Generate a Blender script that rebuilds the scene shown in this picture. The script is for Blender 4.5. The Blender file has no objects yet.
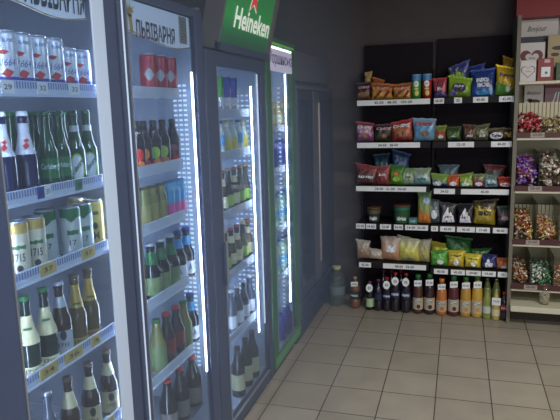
import bpy, bmesh, math, random
from mathutils import Vector, Matrix
random.seed(7)
PI = math.pi
S = bpy.context.scene
C = S.collection

# ------------------------------------------------------------------ camera
F, YAW, PITCH, ROLL, CAMZ = 590.0, -0.296, -0.170, -0.028, 1.8015
def cam_axes():
    cy, sy, cp, sp = math.cos(YAW), math.sin(YAW), math.cos(PITCH), math.sin(PITCH)
    f = Vector((sy*cp, cy*cp, sp)); r = Vector((cy, -sy, 0)); u = r.cross(f)
    c, s = math.cos(ROLL), math.sin(ROLL)
    return c*r+s*u, -s*r+c*u, f
RT, UP, FW = cam_axes()
cd = bpy.data.cameras.new('camera'); cam = bpy.data.objects.new('camera', cd); C.objects.link(cam)
cd.sensor_width = 36; cd.lens = F/560*36; cd.clip_start = 0.05
cam.matrix_world = Matrix(((RT.x, UP.x, -FW.x, 0), (RT.y, UP.y, -FW.y, 0), (RT.z, UP.z, -FW.z, CAMZ), (0, 0, 0, 1)))
S.camera = cam
def ray(px, py): return RT*((px-280)/F) - UP*((py-210)/F) + FW
def on_x(px, py, X):
    d = ray(px, py); t = X/d.x; return Vector((0, 0, CAMZ))+d*t
def on_y(px, py, Y):
    d = ray(px, py); t = Y/d.y; return Vector((0, 0, CAMZ))+d*t

# ------------------------------------------------------------------ world, lights, exposure
w = bpy.data.worlds.new('world'); S.world = w; w.use_nodes = True
w.node_tree.nodes['Background'].inputs[0].default_value = (0.55, 0.6, 0.75, 1)
w.node_tree.nodes['Background'].inputs[1].default_value = 0.05
def area(name, loc, size, power, col, rot=(0, 0, 0)):
    l = bpy.data.lights.new(name, 'AREA'); l.shape = 'RECTANGLE'; l.size, l.size_y = size; l.energy = power; l.color = col
    o = bpy.data.objects.new(name, l); o.location = loc; o.rotation_euler = rot; C.objects.link(o); return o
area('ceiling_lamp_light', (1.6, 2.6, 2.82), (1.2, 0.3), 70, (1.0, 0.95, 0.87))
area('ceiling_lamp_light', (0.3, 0.7, 2.82), (1.2, 0.3), 55, (0.84, 0.91, 1.0))
area('low_fill_light', (1.5, -1.45, 1.6), (2.2, 1.5), 45, (1.0, 0.97, 0.92), (PI/2, 0, 0.15))  # unseen fill light added behind the camera for the low shelves
S.view_settings.view_transform = 'Standard'; S.view_settings.look = 'None'
S.view_settings.exposure = 0.0; S.view_settings.gamma = 1.0; S.view_settings.use_curve_mapping = False

# ------------------------------------------------------------------ materials
MATS = {}
def srgb(c):
    return tuple(((v/255)/12.92 if v/255 <= 0.04045 else ((v/255+0.055)/1.055)**2.4) for v in c)+(1.0,)
def principled(name):
    m = bpy.data.materials.new(name); m.use_nodes = True
    return m, m.node_tree, m.node_tree.nodes['Principled BSDF']
def mat(name, col=(128, 128, 128), rough=0.5, metal=0.0, emis=0.0, coat=0.0, noise=0.0, spec=0.5):
    if name in MATS: return MATS[name]
    m, t, b = principled(name)
    b.inputs['Base Color'].default_value = srgb(col); b.inputs['Roughness'].default_value = rough
    b.inputs['Metallic'].default_value = metal; b.inputs['Coat Weight'].default_value = coat
    b.inputs['Specular IOR Level'].default_value = spec
    if emis:
        b.inputs['Emission Color'].default_value = srgb(col); b.inputs['Emission Strength'].default_value = emis
    if noise:
        n = t.nodes.new('ShaderNodeTexNoise'); n.inputs['Scale'].default_value = 9; n.inputs['Detail'].default_value = 4
        tc = t.nodes.new('ShaderNodeTexCoord'); t.links.new(tc.outputs['Object'], n.inputs['Vector'])
        mx = t.nodes.new('ShaderNodeMix'); mx.data_type = 'RGBA'; mx.blend_type = 'MULTIPLY'; mx.inputs[0].default_value = noise
        mx.inputs[6].default_value = srgb(col); t.links.new(n.outputs['Fac'], mx.inputs[7]); t.links.new(mx.outputs[2], b.inputs['Base Color'])
    MATS[name] = m; return m
def math_node(t, op, a, b=None):
    n = t.nodes.new('ShaderNodeMath'); n.operation = op
    for k, v in enumerate((a, b)):
        if v is None: continue
        if isinstance(v, (int, float)): n.inputs[k].default_value = v
        else: t.links.new(v, n.inputs[k])
    return n.outputs[0]
def clear(name, col=(235, 245, 255), tint=0.9, ior=1.45, body=0.0):
    """thin clear pane or clear plastic: transparent with Fresnel gloss and a little body colour"""
    if name in MATS: return MATS[name]
    m = bpy.data.materials.new(name); m.use_nodes = True; t = m.node_tree; t.nodes.clear()
    o = t.nodes.new('ShaderNodeOutputMaterial'); tr = t.nodes.new('ShaderNodeBsdfTransparent'); gl = t.nodes.new('ShaderNodeBsdfGlossy')
    c = srgb(col); tr.inputs[0].default_value = (c[0]*tint, c[1]*tint, c[2]*tint, 1); gl.inputs['Roughness'].default_value = 0.04
    lw = t.nodes.new('ShaderNodeLayerWeight'); lw.inputs['Blend'].default_value = 0.5
    fr = math_node(t, 'ADD', math_node(t, 'MULTIPLY', math_node(t, 'POWER', lw.outputs['Facing'], 5.0), 0.8), ior-1.42)
    mx = t.nodes.new('ShaderNodeMixShader'); t.links.new(fr, mx.inputs[0]); t.links.new(tr.outputs[0], mx.inputs[1]); t.links.new(gl.outputs[0], mx.inputs[2])
    last = mx
    if body:
        df = t.nodes.new('ShaderNodeBsdfDiffuse'); df.inputs[0].default_value = c
        m2 = t.nodes.new('ShaderNodeMixShader'); m2.inputs[0].default_value = body
        t.links.new(mx.outputs[0], m2.inputs[1]); t.links.new(df.outputs[0], m2.inputs[2]); last = m2
    t.links.new(last.outputs[0], o.inputs[0]); MATS[name] = m; return m
def bag_mat(cols, scale=40, seed=0):
    """printed film: three zones up the bag whose borders wander, with blotches of a fourth colour"""
    key = 'film_'+'_'.join('%d.%d.%d' % c for c in cols)+'_%d_%d' % (scale, seed)
    if key in MATS: return MATS[key]
    m, t, b = principled(key); N, L = t.nodes, t.links
    tc = N.new('ShaderNodeTexCoord'); sp = N.new('ShaderNodeSeparateXYZ'); L.new(tc.outputs['Generated'], sp.inputs[0])
    mp = N.new('ShaderNodeMapping'); mp.inputs['Location'].default_value = (seed*3.1, seed*1.7, seed); L.new(tc.outputs['Object'], mp.inputs[0])
    n = N.new('ShaderNodeTexNoise'); n.inputs['Scale'].default_value = scale; n.inputs['Detail'].default_value = 3.5; L.new(mp.outputs[0], n.inputs['Vector'])
    n2 = N.new('ShaderNodeTexVoronoi'); n2.inputs['Scale'].default_value = scale*2.2; L.new(mp.outputs[0], n2.inputs['Vector'])
    h = math_node(t, 'ADD', sp.outputs[2], math_node(t, 'MULTIPLY', math_node(t, 'SUBTRACT', n.outputs['Fac'], 0.5), 1.1))
    h = math_node(t, 'ADD', h, math_node(t, 'MULTIPLY', math_node(t, 'SUBTRACT', sp.outputs[0], 0.5), 0.25))
    cr = N.new('ShaderNodeValToRGB'); cr.color_ramp.interpolation = 'EASE'; L.new(h, cr.inputs[0])
    e = cr.color_ramp.elements; e[0].position = 0.0; e[0].color = srgb(cols[0]); e[1].position = 1.0; e[1].color = srgb(cols[2])
    for p, c in ((0.3, cols[0]), (0.38, cols[1]), (0.62, cols[1]), (0.7, cols[2])):
        k = e.new(p); k.color = srgb(c)
    c2 = N.new('ShaderNodeValToRGB'); c2.color_ramp.elements[0].position = 0.16; c2.color_ramp.elements[0].color = (1, 1, 1, 1)
    c2.color_ramp.elements[1].position = 0.24; c2.color_ramp.elements[1].color = (0, 0, 0, 1); L.new(n2.outputs['Distance'], c2.inputs[0])
    mask = math_node(t, 'MULTIPLY', c2.outputs[0], math_node(t, 'GREATER_THAN', n.outputs['Fac'], 0.5))
    mx = N.new('ShaderNodeMix'); mx.data_type = 'RGBA'; L.new(mask, mx.inputs[0]); L.new(cr.outputs[0], mx.inputs[6]); mx.inputs[7].default_value = srgb(cols[3])
    L.new(mx.outputs[2], b.inputs['Base Color']); b.inputs['Roughness'].default_value = 0.33; b.inputs['Metallic'].default_value = 0.15
    bp = N.new('ShaderNodeBump'); bp.inputs['Strength'].default_value = 0.5; bp.inputs['Distance'].default_value = 0.01
    n3 = N.new('ShaderNodeTexNoise'); n3.inputs['Scale'].default_value = 28; n3.inputs['Detail'].default_value = 2; L.new(mp.outputs[0], n3.inputs['Vector'])
    L.new(n3.outputs['Fac'], bp.inputs['Height']); L.new(bp.outputs[0], b.inputs['Normal'])
    MATS[key] = m; return m
def island_mat(name, cols, rough=0.35):
    """each sweet in the heap takes one of the wrapper colours"""
    if name in MATS: return MATS[name]
    m, t, b = principled(name)
    g = t.nodes.new('ShaderNodeNewGeometry'); cr = t.nodes.new('ShaderNodeValToRGB'); cr.color_ramp.interpolation = 'CONSTANT'
    t.links.new(g.outputs['Random Per Island'], cr.inputs[0]); e = cr.color_ramp.elements
    e[0].color = srgb(cols[0]); e[1].position = 1/len(cols); e[1].color = srgb(cols[1])
    for k, c in enumerate(cols[2:]):
        q = e.new((k+2)/len(cols)); q.color = srgb(c)
    t.links.new(cr.outputs[0], b.inputs['Base Color']); b.inputs['Roughness'].default_value = rough; b.inputs['Metallic'].default_value = 0.3
    MATS[name] = m; return m

# ------------------------------------------------------------------ mesh helpers
TXT = {}
def text_data(body, bold=0.0, font_shear=0.0):
    k = (body, bold, font_shear)
    if k in TXT: return TXT[k]
    c = bpy.data.curves.new('t', 'FONT'); c.body = body; c.offset = bold; c.shear = font_shear; c.resolution_u = 3
    o = bpy.data.objects.new('t', c); C.objects.link(o); bpy.context.view_layer.update()
    me = bpy.data.meshes.new_from_object(o.evaluated_get(bpy.context.evaluated_depsgraph_get()))
    vs = [v.co.copy() for v in me.vertices]; fs = [tuple(p.vertices) for p in me.polygons]
    x0 = min(v.x for v in vs); x1 = max(v.x for v in vs); y0 = min(v.y for v in vs); y1 = max(v.y for v in vs)
    vs = [((v.x-x0)/(x1-x0)-0.5, (v.y-y0)/(y1-y0)-0.5) for v in vs]
    TXT[k] = (vs, fs); bpy.data.objects.remove(o); bpy.data.meshes.remove(me); bpy.data.curves.remove(c)
    return TXT[k]
class MB:
    def __init__(s): s.bm = bmesh.new()
    def box(s, x0, x1, y0, y1, z0, z1, m=0, bev=0.0):
        r = bmesh.ops.create_cube(s.bm, size=1, matrix=Matrix.Translation(((x0+x1)/2, (y0+y1)/2, (z0+z1)/2)) @ Matrix.Diagonal((abs(x1-x0), abs(y1-y0), abs(z1-z0), 1)))
        fs = set(f for v in r['verts'] for f in v.link_faces)
        if bev:
            es = list(set(e for f in fs for e in f.edges))
            q = bmesh.ops.bevel(s.bm, geom=es, offset=bev, segments=2, affect='EDGES', profile=0.6)
            fs = set(f for f in q['faces']) | set(f for f in fs if f.is_valid)
            vs = set(v for f in fs for v in f.verts); fs = set(f for v in vs for f in v.link_faces)
        for f in fs: f.material_index = m
        return s
    def lathe(s, prof, seg=20, c=(0, 0, 0), m=0, cap=True):
        rings = []
        for r, z in prof:
            if r < 1e-5: rings.append([s.bm.verts.new((c[0], c[1], c[2]+z))])
            else: rings.append([s.bm.verts.new((c[0]+r*math.sin(2*PI*k/seg), c[1]-r*math.cos(2*PI*k/seg), c[2]+z)) for k in range(seg)])
        for a, b in zip(rings, rings[1:]):
            for k in range(seg):
                l = (k+1) % seg
                if len(a) == 1 and len(b) == 1: continue
                if len(a) == 1: f = s.bm.faces.new((a[0], b[l], b[k]))
                elif len(b) == 1: f = s.bm.faces.new((a[k], a[l], b[0]))
                else: f = s.bm.faces.new((a[k], a[l], b[l], b[k]))
                f.material_index = m; f.smooth = True
        if cap:
            for rr, rev in ((rings[0], True), (rings[-1], False)):
                if len(rr) > 2:
                    f = s.bm.faces.new(list(reversed(rr)) if rev else rr); f.material_index = m
        return s
    def rod(s, p, q, r, seg=6, m=0):
        p, q = Vector(p), Vector(q); d = q-p; mt = Matrix.Translation((p+q)/2) @ d.to_track_quat('Z', 'Y').to_matrix().to_4x4()
        g = bmesh.ops.create_cone(s.bm, cap_ends=True, segments=seg, radius1=r, radius2=r, depth=d.length, matrix=mt)
        for f in set(f for v in g['verts'] for f in v.link_faces): f.material_index = m
        return s
    def text(s, body, w, h, fn, m=0, u=0.0, v=0.0, bold=0.01, shear=0.0):
        vs, fs = text_data(body, bold, shear)
        bv = [s.bm.verts.new(fn(u+a*w, v+b*h)) for a, b in vs]
        for f in fs:
            try: q = s.bm.faces.new([bv[i] for i in f]); q.material_index = m
            except ValueError: pass
        return s
    def star(s, pts, fn, m=0, rings=3):
        """a flat outline (star-shaped about its centre) laid over a curved surface by fn"""
        cx = sum(p[0] for p in pts)/len(pts); cy = sum(p[1] for p in pts)/len(pts); n = len(pts)
        P = []
        for i in range(n):
            a, b = pts[i], pts[(i+1) % n]; P += [a, ((a[0]+b[0])/2, (a[1]+b[1])/2)] if n < 9 else [a]
        n = len(P); c0 = s.bm.verts.new(fn(cx, cy)); prev = None
        for k in range(1, rings+1):
            t = k/rings; cur = [s.bm.verts.new(fn(cx+(p[0]-cx)*t, cy+(p[1]-cy)*t)) for p in P]
            for i in range(n):
                j = (i+1) % n
                f = s.bm.faces.new((c0, cur[i], cur[j]) if prev is None else (prev[i], cur[i], cur[j], prev[j])); f.material_index = m
            prev = cur
        return s
    def build(s, name, mats, parent=None, loc=None, rz=0, smooth=False):
        me = bpy.data.meshes.new(name); bmesh.ops.recalc_face_normals(s.bm, faces=s.bm.faces) if smooth else None
        s.bm.to_mesh(me); s.bm.free()
        for m in (mats if isinstance(mats, (list, tuple)) else [mats]): me.materials.append(m)
        if smooth:
            for p in me.polygons: p.use_smooth = True
        o = bpy.data.objects.new(name, me); C.objects.link(o)
        if parent: o.parent = parent
        if loc: o.location = loc
        o.rotation_euler.z = rz
        return o
def oval(cx, cy, rx, ry, n=18): return [(cx+rx*math.cos(2*PI*k/n), cy+ry*math.sin(2*PI*k/n)) for k in range(n)]
def rect(x0, x1, y0, y1): return [(x0, y0), (x1, y0), (x1, y1), (x0, y1)]
def on_cyl(r): return lambda u, v: Vector((r*math.sin(u/r), -r*math.cos(u/r), v))
def tag(o, label=None, cat=None, group=None, kind=None):
    for k, v in (('label', label), ('category', cat), ('group', group), ('kind', kind)):
        if v: o[k] = v
    return o
def thing(name, loc, label, cat, group=None, rz=0):
    o = bpy.data.objects.new(name, None); C.objects.link(o); o.empty_display_size = 0.05; o.location = loc; o.rotation_euler.z = rz
    return tag(o, label, cat, group)
def struct(mb, name, m, **k):
    return tag(mb.build(name, m, **k), kind='structure')
def copy_tree(o, parent=None):
    c = o.copy(); C.objects.link(c); c.parent = parent
    for ch in KIDS.get(o.name, ()): copy_tree(ch, c)
    return c
KIDS = {}
def remember(o):
    ks = [k for k in bpy.data.objects if k.parent == o]
    KIDS[o.name] = ks
    for k in ks: remember(k)
PROTO = {}
def place(kind, loc, label, cat, group=None, rz=0.0, scale=1.0):
    """the first one of a kind is the built one, the rest are copies with copied parts"""
    if kind not in PROTO:
        o = KINDS[kind](); remember(o); PROTO[kind] = o
    else: o = copy_tree(PROTO[kind])
    if 'group' in o: del o['group']
    o.location = loc; o.rotation_euler.z = rz; o.scale = (scale,)*3
    return tag(o, label, cat, group)

# ------------------------------------------------------------------ setting
XF = -1.118; T = 0.33
m = bpy.data.materials.new('floor_tiles'); m.use_nodes = True; t = m.node_tree; b = t.nodes['Principled BSDF']
tc = t.nodes.new('ShaderNodeTexCoord'); sp = t.nodes.new('ShaderNodeSeparateXYZ'); t.links.new(tc.outputs['Object'], sp.inputs[0])
def grout(ax, off):
    fr = math_node(t, 'FRACT', math_node(t, 'DIVIDE', math_node(t, 'SUBTRACT', sp.outputs[ax], off), T))
    return math_node(t, 'LESS_THAN', math_node(t, 'SUBTRACT', 0.5, math_node(t, 'ABSOLUTE', math_node(t, 'SUBTRACT', fr, 0.5))), 0.010)
g = math_node(t, 'MAXIMUM', grout(0, -0.763), grout(1, 0.2505))
def cell(ax, off): return math_node(t, 'FLOOR', math_node(t, 'DIVIDE', math_node(t, 'SUBTRACT', sp.outputs[ax], off), T))
cb = t.nodes.new('ShaderNodeCombineXYZ'); t.links.new(cell(0, -0.763), cb.inputs[0]); t.links.new(cell(1, 0.2505), cb.inputs[1])
wn = t.nodes.new('ShaderNodeTexWhiteNoise'); t.links.new(cb.outputs[0], wn.inputs['Vector'])
nz = t.nodes.new('ShaderNodeTexNoise'); nz.inputs['Scale'].default_value = 5; nz.inputs['Detail'].default_value = 6; t.links.new(tc.outputs['Object'], nz.inputs['Vector'])
v = math_node(t, 'ADD', math_node(t, 'MULTIPLY', wn.outputs['Value'], 0.10), math_node(t, 'MULTIPLY', nz.outputs['Fac'], 0.35))
cr = t.nodes.new('ShaderNodeValToRGB'); cr.color_ramp.elements[0].color = srgb((140, 131, 116)); cr.color_ramp.elements[1].color = srgb((174, 165, 149))
cr.color_ramp.elements[0].position = 0.05; cr.color_ramp.elements[1].position = 0.42; t.links.new(v, cr.inputs[0])
mx = t.nodes.new('ShaderNodeMix'); mx.data_type = 'RGBA'; t.links.new(g, mx.inputs[0]); t.links.new(cr.outputs[0], mx.inputs[6]); mx.inputs[7].default_value = srgb((62, 54, 46))
t.links.new(mx.outputs[2], b.inputs['Base Color']); b.inputs['Roughness'].default_value = 0.32
rr = math_node(t, 'ADD', math_node(t, 'MULTIPLY', g, 0.4), math_node(t, 'ADD', 0.26, math_node(t, 'MULTIPLY', nz.outputs['Fac'], 0.16)))
t.links.new(rr, b.inputs['Roughness'])
struct(MB().box(-1.85, 3.2, -1.6, 5.6, -0.05, 0), 'floor', m)
wallm = mat('dark_painted_wall', (92, 84, 86), 0.8, noise=0.25)
struct(MB().box(-1.85, 3.2, 5.5, 5.6, 0, 2.9), 'wall_back', wallm)
struct(MB().box(-1.95, -1.85, -1.6, 5.6, 0, 2.9), 'wall_left', wallm)
struct(MB().box(3.2, 3.3, -1.6, 5.6, 0, 2.9), 'wall_right', mat('pale_wall', (150, 145, 138), 0.8))
struct(MB().box(-1.85, 3.2, -1.7, -1.6, 0, 2.9), 'wall_front', mat('pale_wall'))
struct(MB().box(-1.85, 3.2, -1.6, 5.6, 2.9, 2.95), 'ceiling', mat('ceiling_paint', (90, 88, 86), 0.9))

hz = bpy.data.materials.new('glare_veil'); hz.use_nodes = True; t = hz.node_tree; t.nodes.clear()  # scattering box added to imitate lens glare over the left side
o = t.nodes.new('ShaderNodeOutputMaterial'); vs = t.nodes.new('ShaderNodeVolumeScatter'); vs.inputs['Color'].default_value = (0.62, 0.76, 1.0, 1)
vs.inputs['Density'].default_value = 0.15; vs.inputs['Anisotropy'].default_value = 0.2; t.links.new(vs.outputs[0], o.inputs['Volume'])
tag(MB().box(-1.10, -0.58, -0.6, 3.9, 0.01, 2.85).build('glare_veil', hz), 'thin bluish scattering veil added for lens glare in front of the lit coolers', 'glare_veil', kind='stuff')

# ------------------------------------------------------------------ coolers
black = mat('cooler_black', (50, 62, 94), 0.42, noise=0.2)  # black finish with the bluish glare veil mixed into its colour
liner = mat('cooler_liner', (176, 188, 205), 0.55)
linerd = mat('cooler_liner_grey', (112, 118, 130), 0.5)
white = mat('white_enamel', (190, 208, 236), 0.4)
railm = mat('shelf_rail_plastic', (196, 206, 222), 0.3)
wire = mat('shelf_wire', (150, 158, 170), 0.35, 0.6)
pane = clear('door_glass')
ledm = mat('led_light', (224, 234, 255), 0.4, emis=16)
dotm = mat('led_reflection_dots', (215, 232, 255), 0.4, emis=1.1)  # glowing dots imitate the LEDs' reflections in the door glass
hidm = mat('hidden_fill_light', (226, 235, 252), 0.4, emis=70)  # unseen strips added behind door frames to brighten the interiors
reflm = mat('led_reflection_glow', (180, 196, 220), 0.3, emis=0.7)  # glows to imitate an LED's reflection along the door edge
steel = mat('brushed_steel', (170, 175, 182), 0.35, 0.8)
paper = mat('tag_paper', (222, 224, 224), 0.7)
ink = mat('tag_ink', (34, 36, 46), 0.7)
on_px = lambda X: (lambda u, v: Vector((X, u, v)))             # lettering that faces +X: u runs along +Y
on_my = lambda Y: (lambda u, v: Vector((u, Y, v)))             # lettering that faces -Y

def cooler(name, label, y0, y1, ztop, zg0, zg1, gy0, gy1, shelves, body=black, frame=black, frame_far=None, lin=liner, zhead=None, group=None, lip=(0.05, 0.06), price=(), far_end=None):
    """upright glass door cooler; local x=0 is the door front, y runs from its near edge"""
    root = thing(name, (XF, y0, 0), label, 'fridge', group); W = y1-y0; D = -0.66
    a, b_ = gy0-y0, gy1-y0; th = 0.02
    mb = MB(); mb.box(D, -0.014, 0, th, 0.09, ztop).box(D, -0.014, W-th, W, 0.09, ztop).box(D, D+0.03, 0, W, 0.09, ztop)
    mb.box(D, -0.014, 0, W, ztop-0.03, ztop).box(D, -0.045, 0, W, 0.09, 0.14); mb.build('cabinet_body', body, root)
    MB().box(D+0.03, -0.06, 0.012, W-0.012, 0.0, 0.09).build('plinth', mat('plinth_black', (34, 38, 48), 0.5), root)
    zi = zhead if zhead else ztop-0.05
    mb = MB(); mb.box(D+0.03, -0.05, th, th+0.012, 0.14, zi).box(D+0.03, -0.05, W-th-0.012, W-th, 0.14, zi).box(D+0.03, D+0.04, th, W-th, 0.14, zi)
    mb.box(D+0.03, -0.05, th, W-th, zi, zi+0.01).box(D+0.03, -0.05, th, W-th, 0.14, 0.15); mb.build('interior_liner', lin, root)
    door = MB(); fm = [frame, frame_far or frame]
    door.box(-0.012, 0, 0.004, a, 0.10, ztop-0.005, 0, 0.004).box(-0.006, 0, b_, (far_end-y0 if far_end else W-0.004), 0.10, ztop-0.005, 1, 0.004)
    door.box(-0.012, 0, a, b_, 0.10, zg0, 0, 0.004).box(-0.012, 0, a, b_, zg1, ztop-0.005, 0, 0.004)
    if far_end: door.box(-0.012, -0.006, far_end-y0, W-0.004, 0.10, ztop-0.005)
    dr = door.build('door', fm, root)
    MB().box(-0.009, -0.006, a, b_, zg0, zg1).build('glass_pane', pane, dr)
    MB().box(-0.012, 0.002, a, a+0.006, zg0, zg1).box(-0.012, 0.002, a, b_, zg0, zg0+0.006).build('glass_trim', steel, dr)
    for k, z in enumerate(shelves):
        ya, yb = a+lip[0]-0.02, b_-lip[1]
        sh = MB(); sh.rod((-0.09, ya, z-0.028), (-0.09, yb, z-0.028), 0.004).rod((-0.5, ya, z-0.028), (-0.5, yb, z-0.028), 0.004)
        n = 12
        for i in range(n+1): sh.rod((-0.05, ya+(yb-ya)*i/n, z-0.026), (-0.52, ya+(yb-ya)*i/n, z-0.026), 0.0022, 5)
        so = sh.build('shelf', wire, root)
        MB().box(-0.047, -0.038, ya, yb, z-0.032, z+0.008, 0, 0.002).box(-0.047, -0.034, ya, yb, z-0.036, z-0.031).build('price_rail', railm, so)
        if price:
            rb = MB(); y = ya+0.01
            while y < yb-0.01: rb.box(-0.0382, -0.0374, y, y+0.005, z-0.014, z+0.005); y += 0.011
            rb.build('rail_ribs', mat('rib_blue', (104, 112, 160), .5), so)['kind'] = 'stuff'
        for (py, pw, txt, tm) in (price[k] if k < len(price) else ()):
            MB().box(-0.039, -0.036, py-y0-pw/2, py-y0+pw/2, z-0.028, z+0.006).text(txt, pw*0.6, 0.014, on_px(-0.0355), 1, py-y0, z-0.011).build('price_tag', [tm, ink], so)
    return root
def glow_strip(root, y, z0, z1, x=-0.05, w_=0.010, name='led_or_fill_strip', m_=None):
    return MB().box(x-0.006, x, y-w_/2, y+w_/2, z0, z1).build(name, m_ or ledm, root)
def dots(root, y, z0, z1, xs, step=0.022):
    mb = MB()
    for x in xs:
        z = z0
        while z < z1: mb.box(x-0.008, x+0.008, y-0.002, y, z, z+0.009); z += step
    return mb.build('led_reflection_dots', dotm, root)

yt = mat('yellow_price_tag', (196, 172, 96), 0.6); wt = paper; gt = mat('green_price_tag', (70, 120, 84), 0.6); bt = mat('blue_price_tag', (50, 66, 140), 0.6)
pr1 = [[(1.33, .05, '29', wt), (1.47, .045, '32', wt), (1.62, .05, '32', wt)], [(1.42, .03, '58', bt), (1.45, .03, '35', wt), (1.60, .035, '38', gt)],
       [(1.42, .07, '37', yt), (1.62, .07, '37', yt)], [(1.38, .08, '34', yt), (1.50, .09, '36', yt), (1.62, .05, '3', yt)], [(1.55, .08, '33', yt), (1.66, .06, '33', yt)]]
f1 = cooler('glass_door_cooler', 'nearest glass door cooler at the left edge, white right frame, full of beer', 1.10, 1.838, 2.30, 0.16, 2.26, 1.235, 1.688,
            [1.890, 1.592, 1.365, 1.062, 0.740], frame=black, frame_far=white, lin=linerd, zhead=2.20, lip=(0.03, -0.05), price=pr1, far_end=1.760)
f2 = cooler('glass_door_cooler', 'second cooler from the left, headed by beer lettering, red cans on top shelf', 1.84, 2.545, 2.245, 0.16, 2.205, 1.895, 2.465,
            [1.892, 1.592, 1.365, 1.062, 0.735], zhead=2.20, lip=(0.05, 0.11))
f3 = cooler('glass_door_cooler', 'black glass door cooler with the tilted green light box on top', 2.56, 3.44, 2.085, 0.16, 2.010, 2.69, 3.355,
            [1.80, 1.585, 1.275, 0.945, 0.59], zhead=2.04, lip=(0.05, 0.09))
green = mat('cooler_green', (44, 98, 56), 0.4)
f4 = cooler('glass_door_cooler', 'narrow green framed cooler with violet lettering on a lit white header', 3.465, 4.13, 2.245, 0.20, 2.19, 3.555, 4.02,
            [1.685, 1.41, 1.01, 0.67], body=green, frame=green, zhead=2.19, lip=(0.05, 0.08))

# lettered headers
def hdr_panel(root, y0, a, b_, z0, z1, txts, side=False):
    pm = mat('white_header_painted_glow', (196, 206, 222), 0.5, emis=0.40)  # interior light falling on the panel is put in as emission
    ya, yb = a-y0, b_-y0; X = -0.018
    mb = MB(); n = 14; top = []; bot = []
    for i in range(n+1):
        u = i/n; y = ya+(yb-ya)*u; zz = z0+0.012*math.sin(u*PI*2+0.4)+(0.02 if u < 0.2 else 0)*(1-u/0.2)
        bot.append(mb.bm.verts.new((X, y, zz))); top.append(mb.bm.verts.new((X, y, z1)))
    for i in range(n): mb.bm.faces.new((bot[i], bot[i+1], top[i+1], top[i]))
    hp = mb.build('header_panel', pm, root)
    sd = hp.modifiers.new('thickness', 'SOLIDIFY'); sd.thickness = 0.006
    gm = mat('gold_trim', (176, 140, 70), 0.35, 0.4)
    mb = MB()
    for i in range(n):
        u, v_ = i/n, (i+1)/n
        f = lambda u: z0+0.012*math.sin(u*PI*2+0.4)+(0.02 if u < 0.2 else 0)*(1-u/0.2)
        mb.rod((X+0.004, ya+(yb-ya)*u, f(u)), (X+0.004, ya+(yb-ya)*v_, f(v_)), 0.0022)
    mb.build('gold_edge', gm, hp)
    return hp
def emblem(root, yc, z0, z1, parent):
    """golden winged figure with rays"""
    gm = mat('gold_emblem', (214, 172, 88), 0.5); mb = MB(); fn = on_px(-0.0135); w_ = (z1-z0)
    zc = z0+w_*0.62
    for k in range(9):
        a_ = PI*0.1+k*PI*0.8/8*1.25; r1, r2 = w_*0.10, w_*(0.36 if k % 2 else 0.28)
        d = (math.cos(a_), math.sin(a_)); p = (-d[1], d[0])
        mb.star([(yc+d[0]*r1+p[0]*w_*.03, zc+d[1]*r1+p[1]*w_*.03), (yc+d[0]*r2, zc+d[1]*r2), (yc+d[0]*r1-p[0]*w_*.03, zc+d[1]*r1-p[1]*w_*.03)], fn, rings=1)
    mb.star(oval(yc, zc, w_*.11, w_*.11), fn)
    mb.star([(yc-w_*.10, zc-w_*.02), (yc+w_*.10, zc-w_*.05), (yc+w_*.12, z0+w_*.22), (yc+w_*.06, z0), (yc, z0+w_*.10), (yc-w_*.05, z0+w_*.3)], fn)
    return mb.build('gold_emblem', gm, parent)
navy = mat('header_lettering', (40, 46, 56), 0.6)
h1 = hdr_panel(f1, 1.10, 1.24, 1.68, 2.093, 2.255, None)
MB().text('ЛЬВІВАРНЯ', 0.275, 0.095, on_px(-0.0138), 0, 1.538-1.10, 2.152, bold=0.02).build('lettering', navy, h1); emblem(f1, 1.365-1.10, 2.10, 2.24, h1)
h2 = hdr_panel(f2, 1.84, 1.90, 2.44, 2.070, 2.20, None)
MB().text('ЛЬВІВАРНЯ', 0.315, 0.064, on_px(-0.0138), 0, 2.135-1.84, 2.105, bold=0.02).build('lettering', navy, h2); emblem(f2, 1.945-1.84, 2.068, 2.205, h2)
mb = MB().box(-0.0135, -0.0125, 2.335-1.84, 2.405-1.84, 2.085, 2.195)
for k in range(7): mb.box(-0.0125, -0.012, 2.345-1.84, 2.395-1.84, 2.10+k*0.012, 2.104+k*0.012, 1)
mb.build('notice_panel', [mat('notice_brown', (168, 154, 142), 0.6), mat('notice_print', (120, 108, 100), .6)], f2)
glow_strip(f2, 2.438-1.84, 0.57, 1.97, x=-0.012, w_=0.010); dots(f2, 2.5-1.84-0.016, 0.57, 1.93, (-0.075, -0.10, -0.125))
glow_strip(f2, 1.868-1.84, 0.5, 2.20, x=0.003, w_=0.006, name='led_reflection', m_=reflm)
glow_strip(f3, 3.212-2.56, 0.47, 1.93, x=-0.012, w_=0.014); dots(f3, 3.38-2.56, 0.47, 1.9, (-0.10, -0.13, -0.16, -0.19), 0.03)
glow_strip(f3, 3.29-2.56, 0.5, 2.0, x=0.0, w_=0.008, name='led_reflection', m_=reflm)
glow_strip(f4, 3.915-3.465, 0.43, 2.03, x=-0.012, w_=0.018); dots(f4, 3.80-3.465, 0.43, 1.95, (-0.028,), 0.03)
glow_strip(f1, 1.800-1.10, 0.25, 2.05, x=-0.026, w_=0.010, m_=hidm)  # this and the next four are added fill strips, hidden from view
glow_strip(f1, 1.16-1.10, 0.25, 2.05, x=-0.022, w_=0.03, m_=hidm)
glow_strip(f3, 2.61-2.56, 0.25, 1.95, x=-0.03, w_=0.03, m_=hidm)
glow_strip(f4, 3.50-3.465, 0.3, 2.0, x=-0.022, w_=0.02, m_=hidm)
glow_strip(f2, 1.872-1.84, 0.25, 2.02, x=-0.022, w_=0.018, m_=hidm)
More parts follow.
